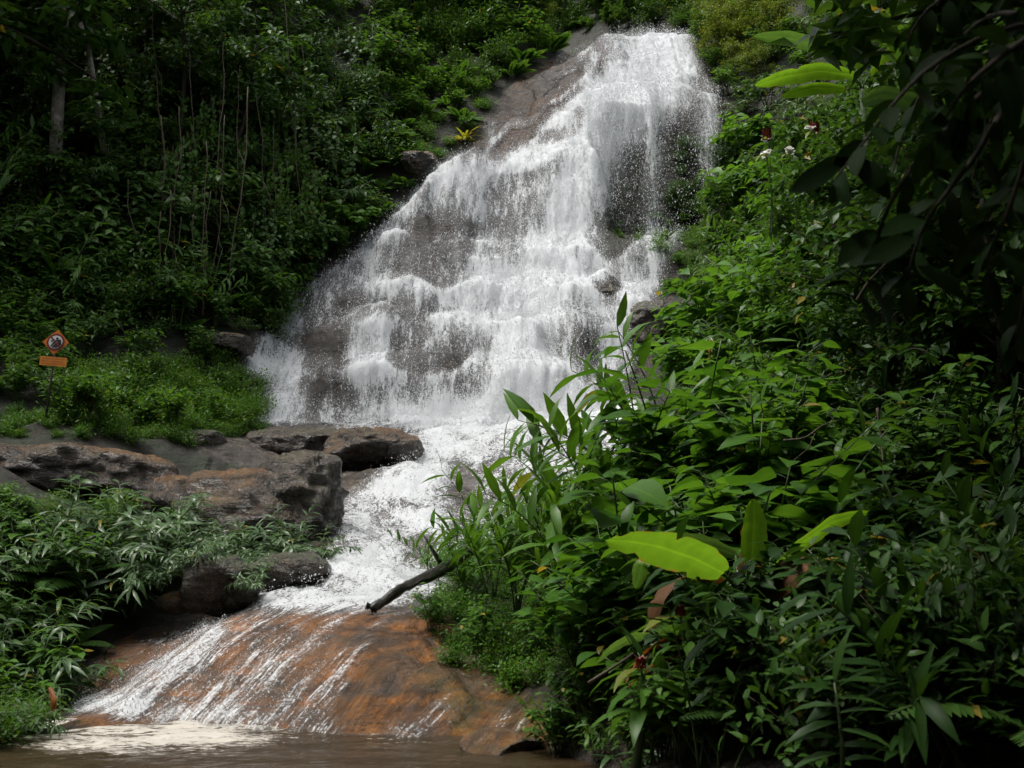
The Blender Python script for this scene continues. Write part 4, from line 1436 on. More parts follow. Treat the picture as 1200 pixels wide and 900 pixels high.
zone([(-20, 885), (45, 858), (70, 836), (40, 800), (-20, 810)], 12, [('lance_leaved_shrub', 1), ('dark_lance_shrub', 1), ('low_bush', 1)], 'over the left end of the pool', (.6, .9), .7, .2, .05, 27)
# ---- right of the upper falls
zone([(850, 330), (830, 100), (810, 30), (840, -30), (1010, -30), (1000, 330), (900, 360)], 95, [('leafy_shrub', 4), ('dark_bush', 1), ('dark_leaved_shrub', 1), ('fern', 1.5), ('lance_leaved_shrub', 1.5)], 'on the slope right of the upper falls', (.9, 1.5), .7, .5, .05, 13)
zone([(825, 110), (900, 110), (930, 30), (830, 20)], 9, [('yellow_green_tree', 1)], 'at the upper right edge of the falls', (.55, .85), 1.0, .3, .05, 14)
zone([(780, 345), (860, 350), (880, 240), (790, 230)], 26, [('low_bush', 2), ('fern', 1), ('ground_herb', 1)], 'on the mossy bank right of the falls', (.7, 1.1), .55, .3, .05, 15)
zone([(765, 300), (850, 300), (856, 150), (800, 170), (770, 240)], 30, [('low_bush', 2), ('fern', 2), ('ground_herb', 1)], 'hanging on the wet rock right of the hollow', (.5, .9), .4, .6, .02, 28)
zone([(720, 285), (835, 285), (830, 262), (720, 266)], 16, [('low_bush', 1), ('fern', .5), ('ground_herb', 1)], 'in the hollow behind the water curtain', (.35, .55), .45, .2, .02, 16)
zone([(790, 480), (830, 400), (960, 330), (990, 400), (960, 520)], 60, [('cane_plant', 2), ('leafy_shrub', 2), ('broad_leaved_shrub', 1), ('lance_leaved_shrub', 1)], 'on the lit bank right of the lower falls', (.8, 1.3), .7, .4, .05, 17)
zone([(860, 440), (845, 330), (870, 200), (960, 170), (1000, 300), (1000, 430)], 48, [('lance_leaved_shrub', 2), ('cane_plant', 2), ('leafy_shrub', 2), ('broad_leaved_shrub', 2)], 'below the red and white flowers', (1.1, 1.7), .7, .5, .05, 29)
# ---- dark forest on the right
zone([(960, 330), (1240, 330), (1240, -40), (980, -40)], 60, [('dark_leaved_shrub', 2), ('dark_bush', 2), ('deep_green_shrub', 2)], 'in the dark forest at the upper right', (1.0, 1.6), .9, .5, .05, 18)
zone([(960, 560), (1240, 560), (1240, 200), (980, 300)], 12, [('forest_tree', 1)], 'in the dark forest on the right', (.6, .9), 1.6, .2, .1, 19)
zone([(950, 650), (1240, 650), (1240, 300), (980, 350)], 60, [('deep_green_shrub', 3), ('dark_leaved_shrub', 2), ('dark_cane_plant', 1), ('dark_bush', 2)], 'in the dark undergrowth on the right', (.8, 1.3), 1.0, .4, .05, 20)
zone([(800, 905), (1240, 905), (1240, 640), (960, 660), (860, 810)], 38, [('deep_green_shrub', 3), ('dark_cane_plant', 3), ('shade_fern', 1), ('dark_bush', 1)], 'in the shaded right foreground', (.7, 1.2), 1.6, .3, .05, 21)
# ---- right bank, middle
zone([(500, 740), (520, 700), (620, 650), (700, 680), (690, 790), (600, 810), (540, 790)], 55, [('ground_herb', 3), ('low_bush', 2), ('leafy_shrub', .4)], 'on the light green bank right of the rust slab', (.55, .85), .8, .3, .04, 22)
zone([(500, 690), (600, 660), (700, 620), (680, 600), (560, 640)], 26, [('low_bush', 2), ('leafy_shrub', 2), ('cane_plant', 1)], 'beside the fallen black log', (.7, 1.0), .7, .3, .04, 23)
zone([(680, 740), (720, 600), (800, 560), (950, 600), (920, 740), (780, 800)], 60, [('leafy_shrub', 3), ('broad_leaved_shrub', 2), ('cane_plant', 1), ('low_bush', 1)], 'on the right bank among the banana leaves', (.7, 1.1), 1.0, .3, .05, 24)
zone([(620, 870), (690, 800), (800, 800), (830, 900), (650, 905)], 30, [('leafy_shrub', 2), ('dark_leaved_shrub', 1), ('deep_green_shrub', 1), ('cane_plant', 1)], 'at the dark water edge right of the slab', (.4, .65), .8, .2, .04, 25)

# bright broad-leaved shrubs that stand up against the falls
for (px, py, Y, s_, kd) in [(770, 640, 9.8, 1.2, 'leafy_shrub'), (855, 630, 9.7, 1.6, 'cane_plant'), (900, 600, 10.5, 1.5, 'leafy_shrub'), (720, 670, 10.6, 1.1, 'cane_plant'), (940, 590, 11.0, 1.5, 'dark_lance_shrub'),
                           (815, 700, 8.8, 1.0, 'dark_leaved_shrub'), (760, 710, 9.0, .9, 'lance_leaved_shrub'), (885, 690, 8.6, 1.1, 'dark_leaved_shrub'), (700, 690, 11.0, 1.0, 'leafy_shrub'), (840, 560, 12.5, 1.6, 'dark_lance_shrub')]:
    q = P(px, py, Y); q[2] = ground(q[0], q[1]) - .05
    place(kd, q, None, s_, None, LOOK[kd] + ' among the tall broad-leaved shrubs', LOOK[kd] + ' among the tall broad-leaved shrubs')
for (px, py, Y, s_, v) in [(835, 640, 9.0, 1.5, 0), (880, 660, 9.4, 1.35, 1), (795, 660, 9.4, 1.15, 2), (745, 690, 10.2, 1.0, 0), (920, 640, 10.2, 1.25, 2), (700, 730, 10.6, .9, 1), (860, 720, 8.4, 1.1, 2), (810, 600, 11.5, 1.4, 1), (905, 560, 12.5, 1.4, 0), (680, 700, 11.6, .9, 2)]:
    q = P(px, py, Y); q[2] = ground(q[0], q[1]) - .05
    top = s_
    place('broad_leaved_shrub', q, None, s_, None, 'tall bright shrub with broad oval leaves standing before the falls on the right bank', 'bright broad-leaved shrubs on the right bank', v)
for (px, py, Y, s_, v) in [(575, 640, 14.2, 1.0, 0), (605, 650, 13.4, 1.15, 1), (640, 650, 12.8, 1.15, 2), (668, 640, 12.4, 1.25, 0), (700, 640, 12.0, 1.35, 1), (735, 620, 12.0, 1.35, 2), (765, 600, 12.4, 1.4, 0), (545, 665, 15.2, .8, 1), (780, 560, 14.0, 1.5, 1)]:
    q = P(px, py, Y); q[2] = min(q[2], ground(q[0], q[1]) + .5) - .05 if q[2] - ground(q[0], q[1]) > .5 else ground(q[0], q[1]) - .05
    place('arching_cane', q, None, s_, None, 'arching cane plant with long narrow leaves against the white water', 'arching cane plants before the white water', v)

# ------------------------------------------------------------------ canopy that shades both banks (crowns reach over from beside the view, unseen trees added behind it)
for (x, y, s_, lab) in [(8.8, 14.5, 1.5, 'tall canopy tree shading the right bank, second nearest of the right canopy trees'), (14.5, 20.5, 1.6, 'tall canopy tree on the right slope above the dark undergrowth'),
                        (-5.5, -4.5, 1.9, 'unseen canopy tree added behind the viewer on the left'), (4.0, -3.5, 1.8, 'unseen canopy tree added behind the viewer on the right'),  # unseen trees behind the viewer, added to cut the sky light
                        (9.4, 12.0, 1.2, 'tall canopy tree leaning over the dark undergrowth on the right'), (8.2, 8.4, 1.4, 'tall canopy tree beside the right foreground, nearest of the right canopy trees'), (9.5, 2.2, 1.3, 'tall canopy tree standing beside the viewer on the right'),
                        (18.5, 28, 1.6, 'tall canopy tree high on the right slope beside the falls'), (-18.5, 27, 1.7, 'tall canopy tree over the left bank behind the sign'),
                        (-21, 40, 1.5, 'tall canopy tree high above the left forest wall')]:
    place('canopy_tree', (x, y, ground(x, y) - .2), None, s_, (0, 0, 1), lab, 'canopy trees beside the valley', 0)


# ------------------------------------------------------------------ pale trunks on the left
def trunk(path, r0, r1, label, mat, top):
    base = np.array(path[0])
    t = thing('tree', label, 'tree', Vector(base))
    m_ = MB(); tube(m_, np.array(path) - base, np.linspace(r0, r1, len(path)), 12)
    obj('trunk', m_.mesh('trunk', mat), t)
    f, li = MB(), MB()
    r = np.random.default_rng(int(abs(base[0] * 100)))
    for i in range(12):
        lp = arc_path(i * 2.4, r.uniform(.1, .9), r.uniform(1.2, 2.4), .5, 7, np.array(path[-1]) - base - np.array([0, 0, r.uniform(0, 2.0)]))
        tube(li, lp, np.linspace(r1 * .5, .01, 7), 5)
        n = 150
        pos = along(lp, r.uniform(.3, 1.05, n)) + r.normal(0, .4, (n, 3))
        L = r.uniform(.2, .34, n)
        leaves(f, pos, unit(r.normal(0, 1, (n, 3)) * np.array([1, 1, .4]) - np.array([0, 0, .15])), np.array([0, 0, 1.0]), L, L * .25, .6, .2, 'mini', 0, .35, r)
    obj('crown', f.mesh('crown', M['leaf_dark']), t); obj('limb', li.mesh('limb', mat), t)


Y0 = hit(68, 130)[1] - 3.4
for px, py, k_ in ((62, 205, 'dark_leaved_shrub'), (82, 215, 'leafy_shrub'), (122, 165, 'dark_leaved_shrub'), (45, 215, 'leafy_shrub'), (108, 200, 'dark_lance_shrub')):
    place(k_, P(px, py + 15, Y0 - .4), None, 1.25, unit(np.array([0, -.4, 1.0])), LOOK[k_] + ' at the foot of the pale trunks', LOOK[k_] + ' at the foot of the pale trunks')
trunk([P(65, 215, Y0 + .5), P(66, 160, Y0 + .1), P(69, 100, Y0), P(73, 40, Y0), P(76, -20, Y0), P(80, -110, Y0 + .3)], .20, .15, 'pale straight tree trunk at the top left of the forest wall', M['bark'], 0)
trunk([P(122, 180, Y0 + .9), P(112, 110, Y0 + .5), P(104, 60, Y0 + .5), P(93, 25, Y0 + .4), P(86, -20, Y0 + .4), P(78, -90, Y0 + .5)], .10, .07, 'thinner leaning tree trunk right of the pale straight trunk', M['bark'], 0)

# lianas and thin poles on the left wall
LI = [(190, 190, 188, 330), (240, 260, 238, 370), (262, 110, 255, 300), (280, 130, 283, 290), (225, 100, 232, 260), (330, 60, 345, 260), (352, 90, 360, 200), (185, 300, 187, 372), (196, 310, 200, 378),
      (214, 318, 206, 360), (247, 300, 236, 372), (228, 300, 226, 368), (300, 200, 312, 340), (318, 190, 322, 330), (210, 200, 205, 330), (178, 80, 190, 190), (150, 250, 170, 350), (345, 200, 350, 300),
      (268, 200, 246, 340), (290, 220, 270, 350)]
for i, (x0, y0, x1, y1) in enumerate(LI):
    r = np.random.default_rng(400 + i)
    y0 -= int(r.uniform(40, 120))
    Ya = min(hit(x0, y0)[1], hit(x1, y1)[1]) - r.uniform(.2, .8)
    n = 14
    pth = np.array([P(x0 + (x1 - x0) * t + 3.5 * math.sin(t * 5 + i) * r.uniform(.3, 1), y0 + (y1 - y0) * t, Ya + .15 * math.sin(3 * t + i)) for t in np.linspace(0, 1, n)])
    m_ = MB(); pth[:, 0] += .07 * fbm(np.linspace(0, 4, n), i * 3.0, 0, 3, 7); tube(m_, pth - pth[0], r.uniform(.009, .022), 6)
    if i % 3 == 0:
        q0 = pth[6] - pth[0]
        tube(m_, [q0, q0 + np.array([.25, -.1, -.5]), q0 + np.array([.3, -.1, -1.2])], [.016, .012, .008], 5)
    tag(obj('liana', m_.mesh('liana', M['vine']), None, pth[0]), 'thin pale brown liana hanging among dark leaves on the left forest wall', 'liana', 'lianas on the left forest wall')

# big pale leaves on the left wall
def leaf_path(name, path, W, side, mat, parent, org, **kw):
    m_ = MB(); blade(m_, np.array(path) - org, W, side, **kw)
    return obj(name, m_.mesh(name, mat), parent)


Yc = hit(70, 230)[1] - 1.1
c0 = P(75, 235, Yc)
t = thing('broad_leaved_plant', 'plant with a few large pale drooping leaves on the left forest wall', 'plant', Vector(c0))
m_ = MB()
for i, (x1, y1, x2, y2) in enumerate([(45, 205, 35, 222), (60, 205, 70, 222), (85, 205, 100, 226), (80, 210, 90, 215), (60, 225, 50, 240), (128, 200, 140, 212)]):
    leaf_path('leaf', [P(x1 - (x2 - x1) * .1, y1, Yc), P((x1 + x2) / 2, y1 + 2, Yc - .1), P(x2, y2, Yc - .25)], .13, (.6, -.5, .6), M['banana_dark'], t, c0, K=8, seed=i)
    tube(m_, np.array([c0, P((75 + x1) / 2, (235 + y1) / 2 - 6, Yc + .05), P(x1 - (x2 - x1) * .1, y1, Yc)]) - c0, .012, 5)
obj('stem', m_.mesh('stem', M['stem_green']), t)
for (px, py, s_, lab) in [(130, 165, 2.2, 'large strap-leaved plant arching from the left forest wall'), (60, 160, 1.7, 'smaller strap-leaved plant above the large pale leaves on the left wall'), (75, 320, 1.6, 'strap-leaved plant hanging low on the left wall above the sign')]:
    p = hit(px, py + 15)
    place('strap_leaved_plant', p + np.array([0, -.7, 0]), None, s_, unit(np.array([.3, -.8, .7])), lab, None)

# ------------------------------------------------------------------ warning sign
SY = 21.6
sb = P(53, 492, SY); sb[2] = min(sb[2], ground(sb[0], sb[1]) + .05)
st = P(67, 392, SY)
t = thing('warning_sign', 'orange diamond warning sign with round no-climbing symbol and notice on a thin leaning post', 'sign', Vector(sb))
m_ = MB(); tube(m_, np.array([sb - sb, (st - sb) * .5, st - sb]), .024, 8)
obj('post', m_.mesh('post', M['bark_dark']), t)


def plate(mb, c, ax, ay, pts2, th, off, mat=0):
    """flat convex polygon of thickness th, its front face off metres before the plane through c"""
    ax, ay = unit(ax), unit(ay); nz = unit(np.cross(ax, ay))
    if nz[1] > 0: nz = -nz
    p2 = np.array(pts2, float)
    f = c + p2[:, :1] * ax + p2[:, 1:] * ay + nz * off
    bk = f - nz * th
    n = len(p2)
    q = [(0, k, k + 1, k + 1) for k in range(1, n - 1)] + [(n, n + k + 1, n + k, n + k) for k in range(1, n - 1)]
    q += [(k, (k + 1) % n, n + (k + 1) % n, n + k) for k in range(n)]
    mb.add(np.concatenate([f, bk]), q, None, mat)


M['sign_orange'] = plain_mat('orange_paint', (.62, .155, .012), .45, .3, 14)
M['sign_orange2'] = plain_mat('faded_orange_paint', (.58, .20, .014), .5, .35, 10)
M['sign_red'] = plain_mat('dark_red_paint', (.16, .018, .012), .45, .2, 14)
M['sign_white'] = plain_mat('white_paint', (.60, .62, .60), .5, .2, 14)
M['sign_black'] = plain_mat('black_paint', (.010, .010, .010), .45, .2, 14)
AX = np.array([1.0, .12, -.03]); AY = np.array([.12, .0, 1.0])
dc = P(66.5, 401.5, SY) - sb + np.array([0, -.05, 0])
cir = lambda r, n=28: [(r * math.cos(2 * math.pi * k / n), r * math.sin(2 * math.pi * k / n)) for k in range(n)]
m_ = MB(); plate(m_, dc, AX, AY, [(.265, 0), (0, .265), (-.265, 0), (0, -.265)], .012, 0)
dp = obj('warning_plate', m_.mesh('warning_plate', M['sign_orange'], False), t)
m_ = MB(); plate(m_, dc, AX, AY, cir(.178), .004, .005); obj('ring', m_.mesh('ring', M['sign_red'], False), dp)
m_ = MB(); plate(m_, dc, AX, AY, cir(.138), .004, .010); obj('disc', m_.mesh('disc', M['sign_white'], False), dp)
m_ = MB()
for poly in ([(.125, -.055), (.10, .06), (.06, .05), (.03, -.02), (.05, -.115)], [(.03, -.02), (-.02, -.05), (-.05, -.12), (.05, -.115)],
             [(-.01, .045), (.03, .025), (.01, -.03), (-.05, -.02)], [(-.05, -.015), (-.02, -.03), (-.065, -.10), (-.09, -.085)],
             [(.015, .04), (.075, .06), (.07, .035), (.02, .015)], [(-.03, .04), (-.09, .0), (-.10, .02), (-.03, .065)],
             [(a * .026 + .022, b * .026 + .075) for a, b in cir(1, 10)]):
    plate(m_, dc, AX, AY, poly, .004, .015)
obj('climber_symbol', m_.mesh('climber_symbol', M['sign_black'], False), dp)
m_ = MB(); plate(m_, dc, AX, AY, [(-.105, .085), (-.085, .105), (.105, -.085), (.085, -.105)], .004, .020)
obj('slash', m_.mesh('slash', M['sign_red'], False), dp)
bc = P(63.5, 424, SY) - sb + np.array([0, -.05, 0])
BX = np.array([1.0, .1, -.07]); BY = np.array([.07, 0, 1.0])
m_ = MB(); plate(m_, bc, BX, BY, [(-.27, -.095), (.27, -.095), (.27, .095), (-.27, .095)], .012, 0)
bp = obj('notice_board', m_.mesh('notice_board', M['sign_orange2'], False), t)
m_ = MB(); r = np.random.default_rng(5)
for row in range(3):
    x = -.23
    while x < .21:
        wd = r.uniform(.02, .06)
        plate(m_, bc, BX, BY, [(x, .048 - row * .052), (x + wd, .048 - row * .052), (x + wd, .062 - row * .052), (x, .062 - row * .052)], .002, .003)
        x += wd + .015
obj('faded_lettering', m_.mesh('faded_lettering', plain_mat('dark_orange_paint', (.34, .09, .008), .5), False), bp)

# ------------------------------------------------------------------ fallen black log
lp = [P(434, 714, 13.9), P(460, 699, 14.2), P(490, 680, 14.7), P(520, 664, 15.2), P(550, 652, 15.7), P(590, 640, 16.3)]
lp = np.array(lp); l0 = lp[0].copy()
dn = np.interp(np.linspace(0, 1, 40), np.linspace(0, 1, 6), np.arange(6))
L2 = np.stack([np.interp(dn, np.arange(6), lp[:, i]) for i in range(3)], 1)
L2[:, 2] += .03 * np.sin(np.linspace(0, 9, 40)); L2[:, 0] += .02 * np.sin(np.linspace(0, 14, 40))
m_ = MB(); tube(m_, L2 - l0, np.interp(np.arange(40), [0, 2, 8, 40], [.045, .07, .085, .075]) + .018 * fbm(np.linspace(0, 9, 40), 0, 0, 3, 5), 14)
for k, dv in ((23, (-.25, -.08, .42)),):
    b0 = L2[k] - l0
    tube(m_, [b0, b0 + np.array(dv) * .6, b0 + np.array(dv) * 1.2], [.045, .03, .012], 6)
lv = m_.v[0]
lc = fbm(lv[:, 0] * 9, lv[:, 1] * 9, lv[:, 2] * 9, 4, 77)
an_ = np.tile(np.arange(14), 40)
lv[:560] += (lc[:560, None] * np.array([.022, .022, .03])) + (fbm(an_ * 1.7, np.repeat(np.arange(40), 14) * .12, 0, 2, 3) * .022)[:, None] * np.array([.3, -.6, .7])
lv[:14] += rng.normal(0, .035, (14, 3))
m_.v[0] = lv
lg = obj('fallen_log', m_.mesh('fallen_log', M['log']), None, l0)
tag(lg, 'black wet fallen log slanting down into the stream at the top of the slab', 'log')

# ------------------------------------------------------------------ banana plants
def banana(base, label, items, stem_top, r0=.05):
    base = np.array(base, float)
    t = thing('banana_plant', label, 'banana plant', Vector(base))
    m_ = MB()
    st_ = np.array(stem_top)
    tube(m_, np.array([base - base, (st_ - base) * .5 + np.array([.02, 0, 0]), st_ - base]), [r0, r0 * .8, r0 * .5], 8)
    obj('stem', m_.mesh('stem', M['stem_green']), t)
    for i, (path, W, side, mat, tear) in enumerate(items):
        o = leaf_path('leaf', path, W, side, M[mat], t, base, seed=i * 7 + 3, tear=tear, sag=.22)
        if mat.startswith('dead'): o['label'] = 'withered brown leaf'
        m2 = MB()
        tube(m2, np.array([st_, (st_ + np.array(path[0])) / 2 + np.array([0, 0, .03]), np.array(path[0])]) - base, [.016, .012, .009], 6)
        obj('leaf_stalk', m2.mesh('leaf_stalk', M['stem_green']), o)
    return t


def PL(*a): return [P(x, y, Y) for x, y, Y in a]


bb = P(872, 770, 7.4); bb[2] = ground(bb[0], bb[1])
banana(bb, 'young banana plant with a glowing yellow-green arching leaf and withered brown leaves', [
    (PL((848, 672, 7.1), (815, 655, 6.7), (770, 640, 6.35), (735, 634, 6.2), (710, 633, 6.1)), .14, (.15, -.75, .65), 'banana', ((.93, 1), (.36, -1), (.62, 1), (.78, -1))),
    (PL((880, 668, 7.4), (882, 640, 7.4), (884, 612, 7.4), (883, 585, 7.4)), .105, (1, .35, 0), 'banana', ((.4, 1),)),
    (PL((905, 668, 7.4), (935, 640, 7.3), (975, 612, 7.2), (1018, 599, 7.1)), .075, (.2, -.7, .7), 'banana', ()),
    (PL((862, 650, 7.6), (830, 638, 7.65), (790, 634, 7.7), (745, 640, 7.7)), .08, (.1, -.5, .85), 'banana_dark', ()),
    (PL((850, 682, 7.5), (815, 672, 7.5), (785, 682, 7.45), (768, 705, 7.4), (762, 745, 7.4)), .07, (.7, -.5, .3), 'dead', ((.5, 1), (.7, -1))),
    (PL((893, 700, 7.3), (925, 672, 7.2), (945, 662, 7.15), (962, 680, 7.1)), .12, (.3, -.6, -.7), 'dead', ((.4, 1),)),
    (PL((868, 700, 7.5), (868, 665, 7.5), (872, 640, 7.5)), .03, (1, -.3, 0), 'dead', ()),
    (PL((770, 650, 7.7), (752, 660, 7.7), (745, 690, 7.7)), .06, (.8, -.4, .1), 'banana', ((.5, 1),)),
], P(868, 705, 7.4))
b2 = P(740, 850, 7.0); b2[2] = ground(b2[0], b2[1])
banana(b2, 'low young banana plant with rust-red withered leaves below the glowing leaf', [
    (PL((800, 752, 7.2), (775, 752, 7.1), (750, 768, 7.0), (733, 800, 6.9)), .055, (.5, -.5, .7), 'dead_red', ((.5, 1),)),
    (PL((812, 765, 7.1), (785, 772, 7.0), (760, 782, 6.9), (735, 806, 6.8)), .045, (.4, -.6, .6), 'dead_red', ()),
    (PL((760, 745, 7.3), (735, 748, 7.2), (715, 760, 7.1), (698, 778, 7.1)), .06, (.3, -.6, .8), 'banana_dark', ()),
    (PL((765, 745, 7.2), (790, 738, 7.2), (815, 745, 7.1)), .06, (.2, -.6, .8), 'banana_dark', ()),
], P(765, 755, 7.2), .035)
b3 = P(1022, 240, 19.0); g3 = ground(b3[0], b3[1])
b3[2] = min(b3[2], g3 + .3)
banana(b3, 'tall banana plant at the upper right with long lit leaves reaching over the falls side', [
    (PL((985, 62, 18.5), (955, 52, 18.3), (920, 44, 18.1), (883, 42, 18.0)), .15, (.15, -.8, .6), 'banana_dark', ()),
    (PL((1000, 88, 18.4), (960, 83, 18.2), (920, 90, 18.0), (884, 100, 17.9)), .17, (.1, -.6, .7), 'banana', ((.6, 1),)),
    (PL((990, 105, 18.3), (955, 103, 18.1), (915, 113, 18.0)), .12, (.1, -.6, .7), 'banana', ((.4, -1),)),
    (PL((1003, 80, 18.6), (1000, 40, 18.6), (1005, -5, 18.6), (1015, -60, 18.6)), .42, (1, .3, 0), 'banana', ((.3, 1), (.6, -1))),
    (PL((1020, 85, 18.5), (1060, 40, 18.4), (1110, 20, 18.3), (1160, 40, 18.2)), .26, (.2, -.7, .6), 'banana', ()),
    (PL((1010, 120, 18.3), (1035, 110, 18.0), (1080, 125, 17.8), (1110, 160, 17.7)), .2, (.2, -.7, .6), 'banana_dark', ()),
], P(1010, 105, 18.5), .10)

# ------------------------------------------------------------------ flowering stalks
def costus(px, py, Y, H, flower, label, seed):
    r = np.random.default_rng(seed)
    top = P(px, py, Y)
    base = top - np.array([r.uniform(-.1, .1), -.1, H])
    t = thing('flowering_plant', label, 'flower', Vector(base))
    s_, f = MB(), MB()
    path = np.stack([np.interp(np.linspace(0, 1, 10), [0, 1], [0, (top - base)[i]]) for i in range(3)], 1)
    path[:, 0] += .06 * np.sin(np.linspace(0, 3, 10))
    path[:, 0] -= np.linspace(0, 1, 10) * .06 * math.sin(3)
    tube(s_, path, np.linspace(.014, .009, 10), 6)
    n = 16
    tt_ = np.linspace(.35, .99, n)
    ph = np.arange(n) * 1.1
    d = np.stack([np.cos(ph), np.sin(ph), np.full(n, .15)], -1)
    L = r.uniform(.28, .42, n)
    leaves(f, along(path, tt_), d, np.array([0, 0, 1.0]), L, L * .13, r.uniform(.7, 1.5, n), .2, 'lance', 0, .15, r)
    obj('foliage', f.mesh('foliage', M['leaf_mid']), t); obj('stem', s_.mesh('stem', M['stem_green']), t)
    if flower in ('red', 'both'):
        b = MB(); n = 26
        fs = .42 if Y < 10 else 1.0
        z = np.linspace(-.02, .12, n) * fs; ph = np.arange(n) * 2.4
        ps = path[-1] + np.stack([.04 * fs * np.cos(ph), .04 * fs * np.sin(ph), z], -1)
        leaves(b, ps, unit(np.stack([np.cos(ph) * .45, np.sin(ph) * .45, np.ones(n)], -1)), np.stack([np.cos(ph), np.sin(ph), 0 * ph], -1), .09 * fs, .034 * fs, -.4, .3, 'ovate', 0, .05, r)
        obj('flower_cone', b.mesh('flower_cone', M['red']), t)
    if flower in ('white', 'both'):
        b = MB(); n = 9
        ph = np.arange(n) * 2.4
        e = r.uniform(.0, 1.2, n)
        off = np.array([-.09, -.07, .02]) if flower == 'both' else np.array([0, -.03, .03])
        leaves(b, path[-1] + off + r.normal(0, .015, (n, 3)), np.stack([np.cos(ph) * np.cos(e), np.sin(ph) * np.cos(e), np.sin(e)], -1), np.array([0, -.4, 1.0]), .12, .055, .6, .2, 'oval', 0, .3, r)
        obj('petals', b.mesh('petals', M['white']), t)
    if flower == 'orange':
        b = MB(); tube(b, [path[-1], path[-1] + np.array([.0, 0, .16]), path[-1] + np.array([.015, 0, .34])], [.012, .022, .003], 7)
        obj('flower_spike', b.mesh('flower_spike', M['orange_bract']), t)


costus(899, 162, 18.0, 1.8, 'red', 'leafy stalk topped by a red flower cone right of the upper falls', 1)
costus(898, 183, 17.8, 1.5, 'white', 'leafy stalk with a white flower just below the red flower cone', 2)
costus(925, 181, 17.8, 1.5, 'white', 'leafy stalk with a white flower right of the red flower cone', 3)
costus(955, 155, 17.0, 1.6, 'both', 'leafy stalk with a red and white flower behind the dark overhanging leaves', 4)
costus(1047, 143, 19.5, 1.6, 'white', 'leafy stalk with a white flower in the dark foliage at the upper right', 5)
costus(832, 420, 17.0, 1.6, 'orange', 'plant with an upright orange flower spike at the bank beside the lower falls', 6)
costus(797, 722, 6.9, .7, 'red', 'ginger plant with a red flower cone under the glowing banana leaf', 7)
costus(890, 752, 6.5, .7, 'red', 'ginger plant with a dull red flower cone right of the banana stem', 8)
costus(751, 783, 6.7, .5, 'red', 'ginger plant with a dark red flower beside the rust-red withered leaf', 9)

# upright plant of paired drooping leaves at the bottom right
pb = P(988, 940, 4.6); ptop = P(978, 800, 4.6)
t = thing('paired_leaf_plant', 'upright plant with pairs of long glossy drooping leaves at the bottom right', 'plant', Vector(pb))
m_ = MB(); tube(m_, np.array([pb - pb, (ptop - pb) * .5 + np.array([.015, 0, 0]), ptop - pb]), [.012, .009, .005], 6)
obj('stem', m_.mesh('stem', M['stem_green']), t)
m_ = MB(); r = np.random.default_rng(3)
n = 13; tk = np.linspace(.2, 1, n)
sg = np.where(np.arange(n) % 2 == 0, 1, -1)
d = np.stack([sg * .9, r.normal(-.25, .2, n), r.uniform(.05, .4, n)], -1); d[-1] = (.1, -.1, 1)
leaves(m_, tk[:, None] * (ptop - pb), d, np.array([0, -.3, 1.0]), r.uniform(.20, .27, n), .026, r.uniform(.5, 1.0, n), .18, 'lance', 0, .1, r)
obj('foliage', m_.mesh('foliage', M['leaf_dark']), t)

# withered leaf hanging at the pool's left end
q0 = P(60, 808, 11.3)
m_ = MB(); blade(m_, np.array(PL((57, 806, 11.3), (62, 822, 11.2), (60, 838, 11.25))) - q0, .042, (1, -.5, .1), K=11, seed=4, sag=.6, wavy=.35, tear=((.55, 1), (.8, -1)))
tag(obj('withered_leaf', m_.mesh('withered_leaf', M['dead_red']), None, q0), 'orange-brown withered leaf hanging over the pool at the left', 'leaf')

# bare twigs on the right bank
for i, (pp, r0, lab) in enumerate([
        ([(1028, 478, 9.5), (1032, 510, 9.5), (1035, 540, 9.4), (1036, 580, 9.4)], .012, 'pale upright bare twig in the dark undergrowth on the right'),
        ([(918, 516, 9.2), (945, 514, 9.2), (962, 498, 9.3), (985, 492, 9.4)], .009, 'pale curving vine arching left in the right undergrowth'),
        ([(930, 540, 9.3), (948, 525, 9.2), (955, 508, 9.2)], .007, 'short dark vine below the pale curving vine'),
        ([(1005, 352, 8.8), (1018, 330, 8.6), (1042, 305, 8.4)], .02, 'dark bent stem slanting up in the right forest'),
        ([(756, 575, 10.2), (790, 595, 10.0), (815, 612, 9.9)], .012, 'bare brown twig slanting through the bright shrubs'),
        ([(690, 800, 9.0), (730, 775, 8.8), (770, 745, 8.6), (790, 728, 8.5)], .014, 'dark slanting branch near the foot of the right bank')]):
    pth = np.array([P(*a) for a in pp]); k = np.linspace(0, len(pp) - 1, 14)
    pth = np.stack([np.interp(k, np.arange(len(pp)), pth[:, j]) for j in range(3)], 1)
    for _ in range(3): pth[1:-1] = (pth[:-2] + 2 * pth[1:-1] + pth[2:]) / 4
    m_ = MB(); tube(m_, pth - pth[0], np.linspace(r0, r0 * .5, 14), 6)
    tag(obj('twig', m_.mesh('twig', M['vine']), None, pth[0]), lab, 'twig')

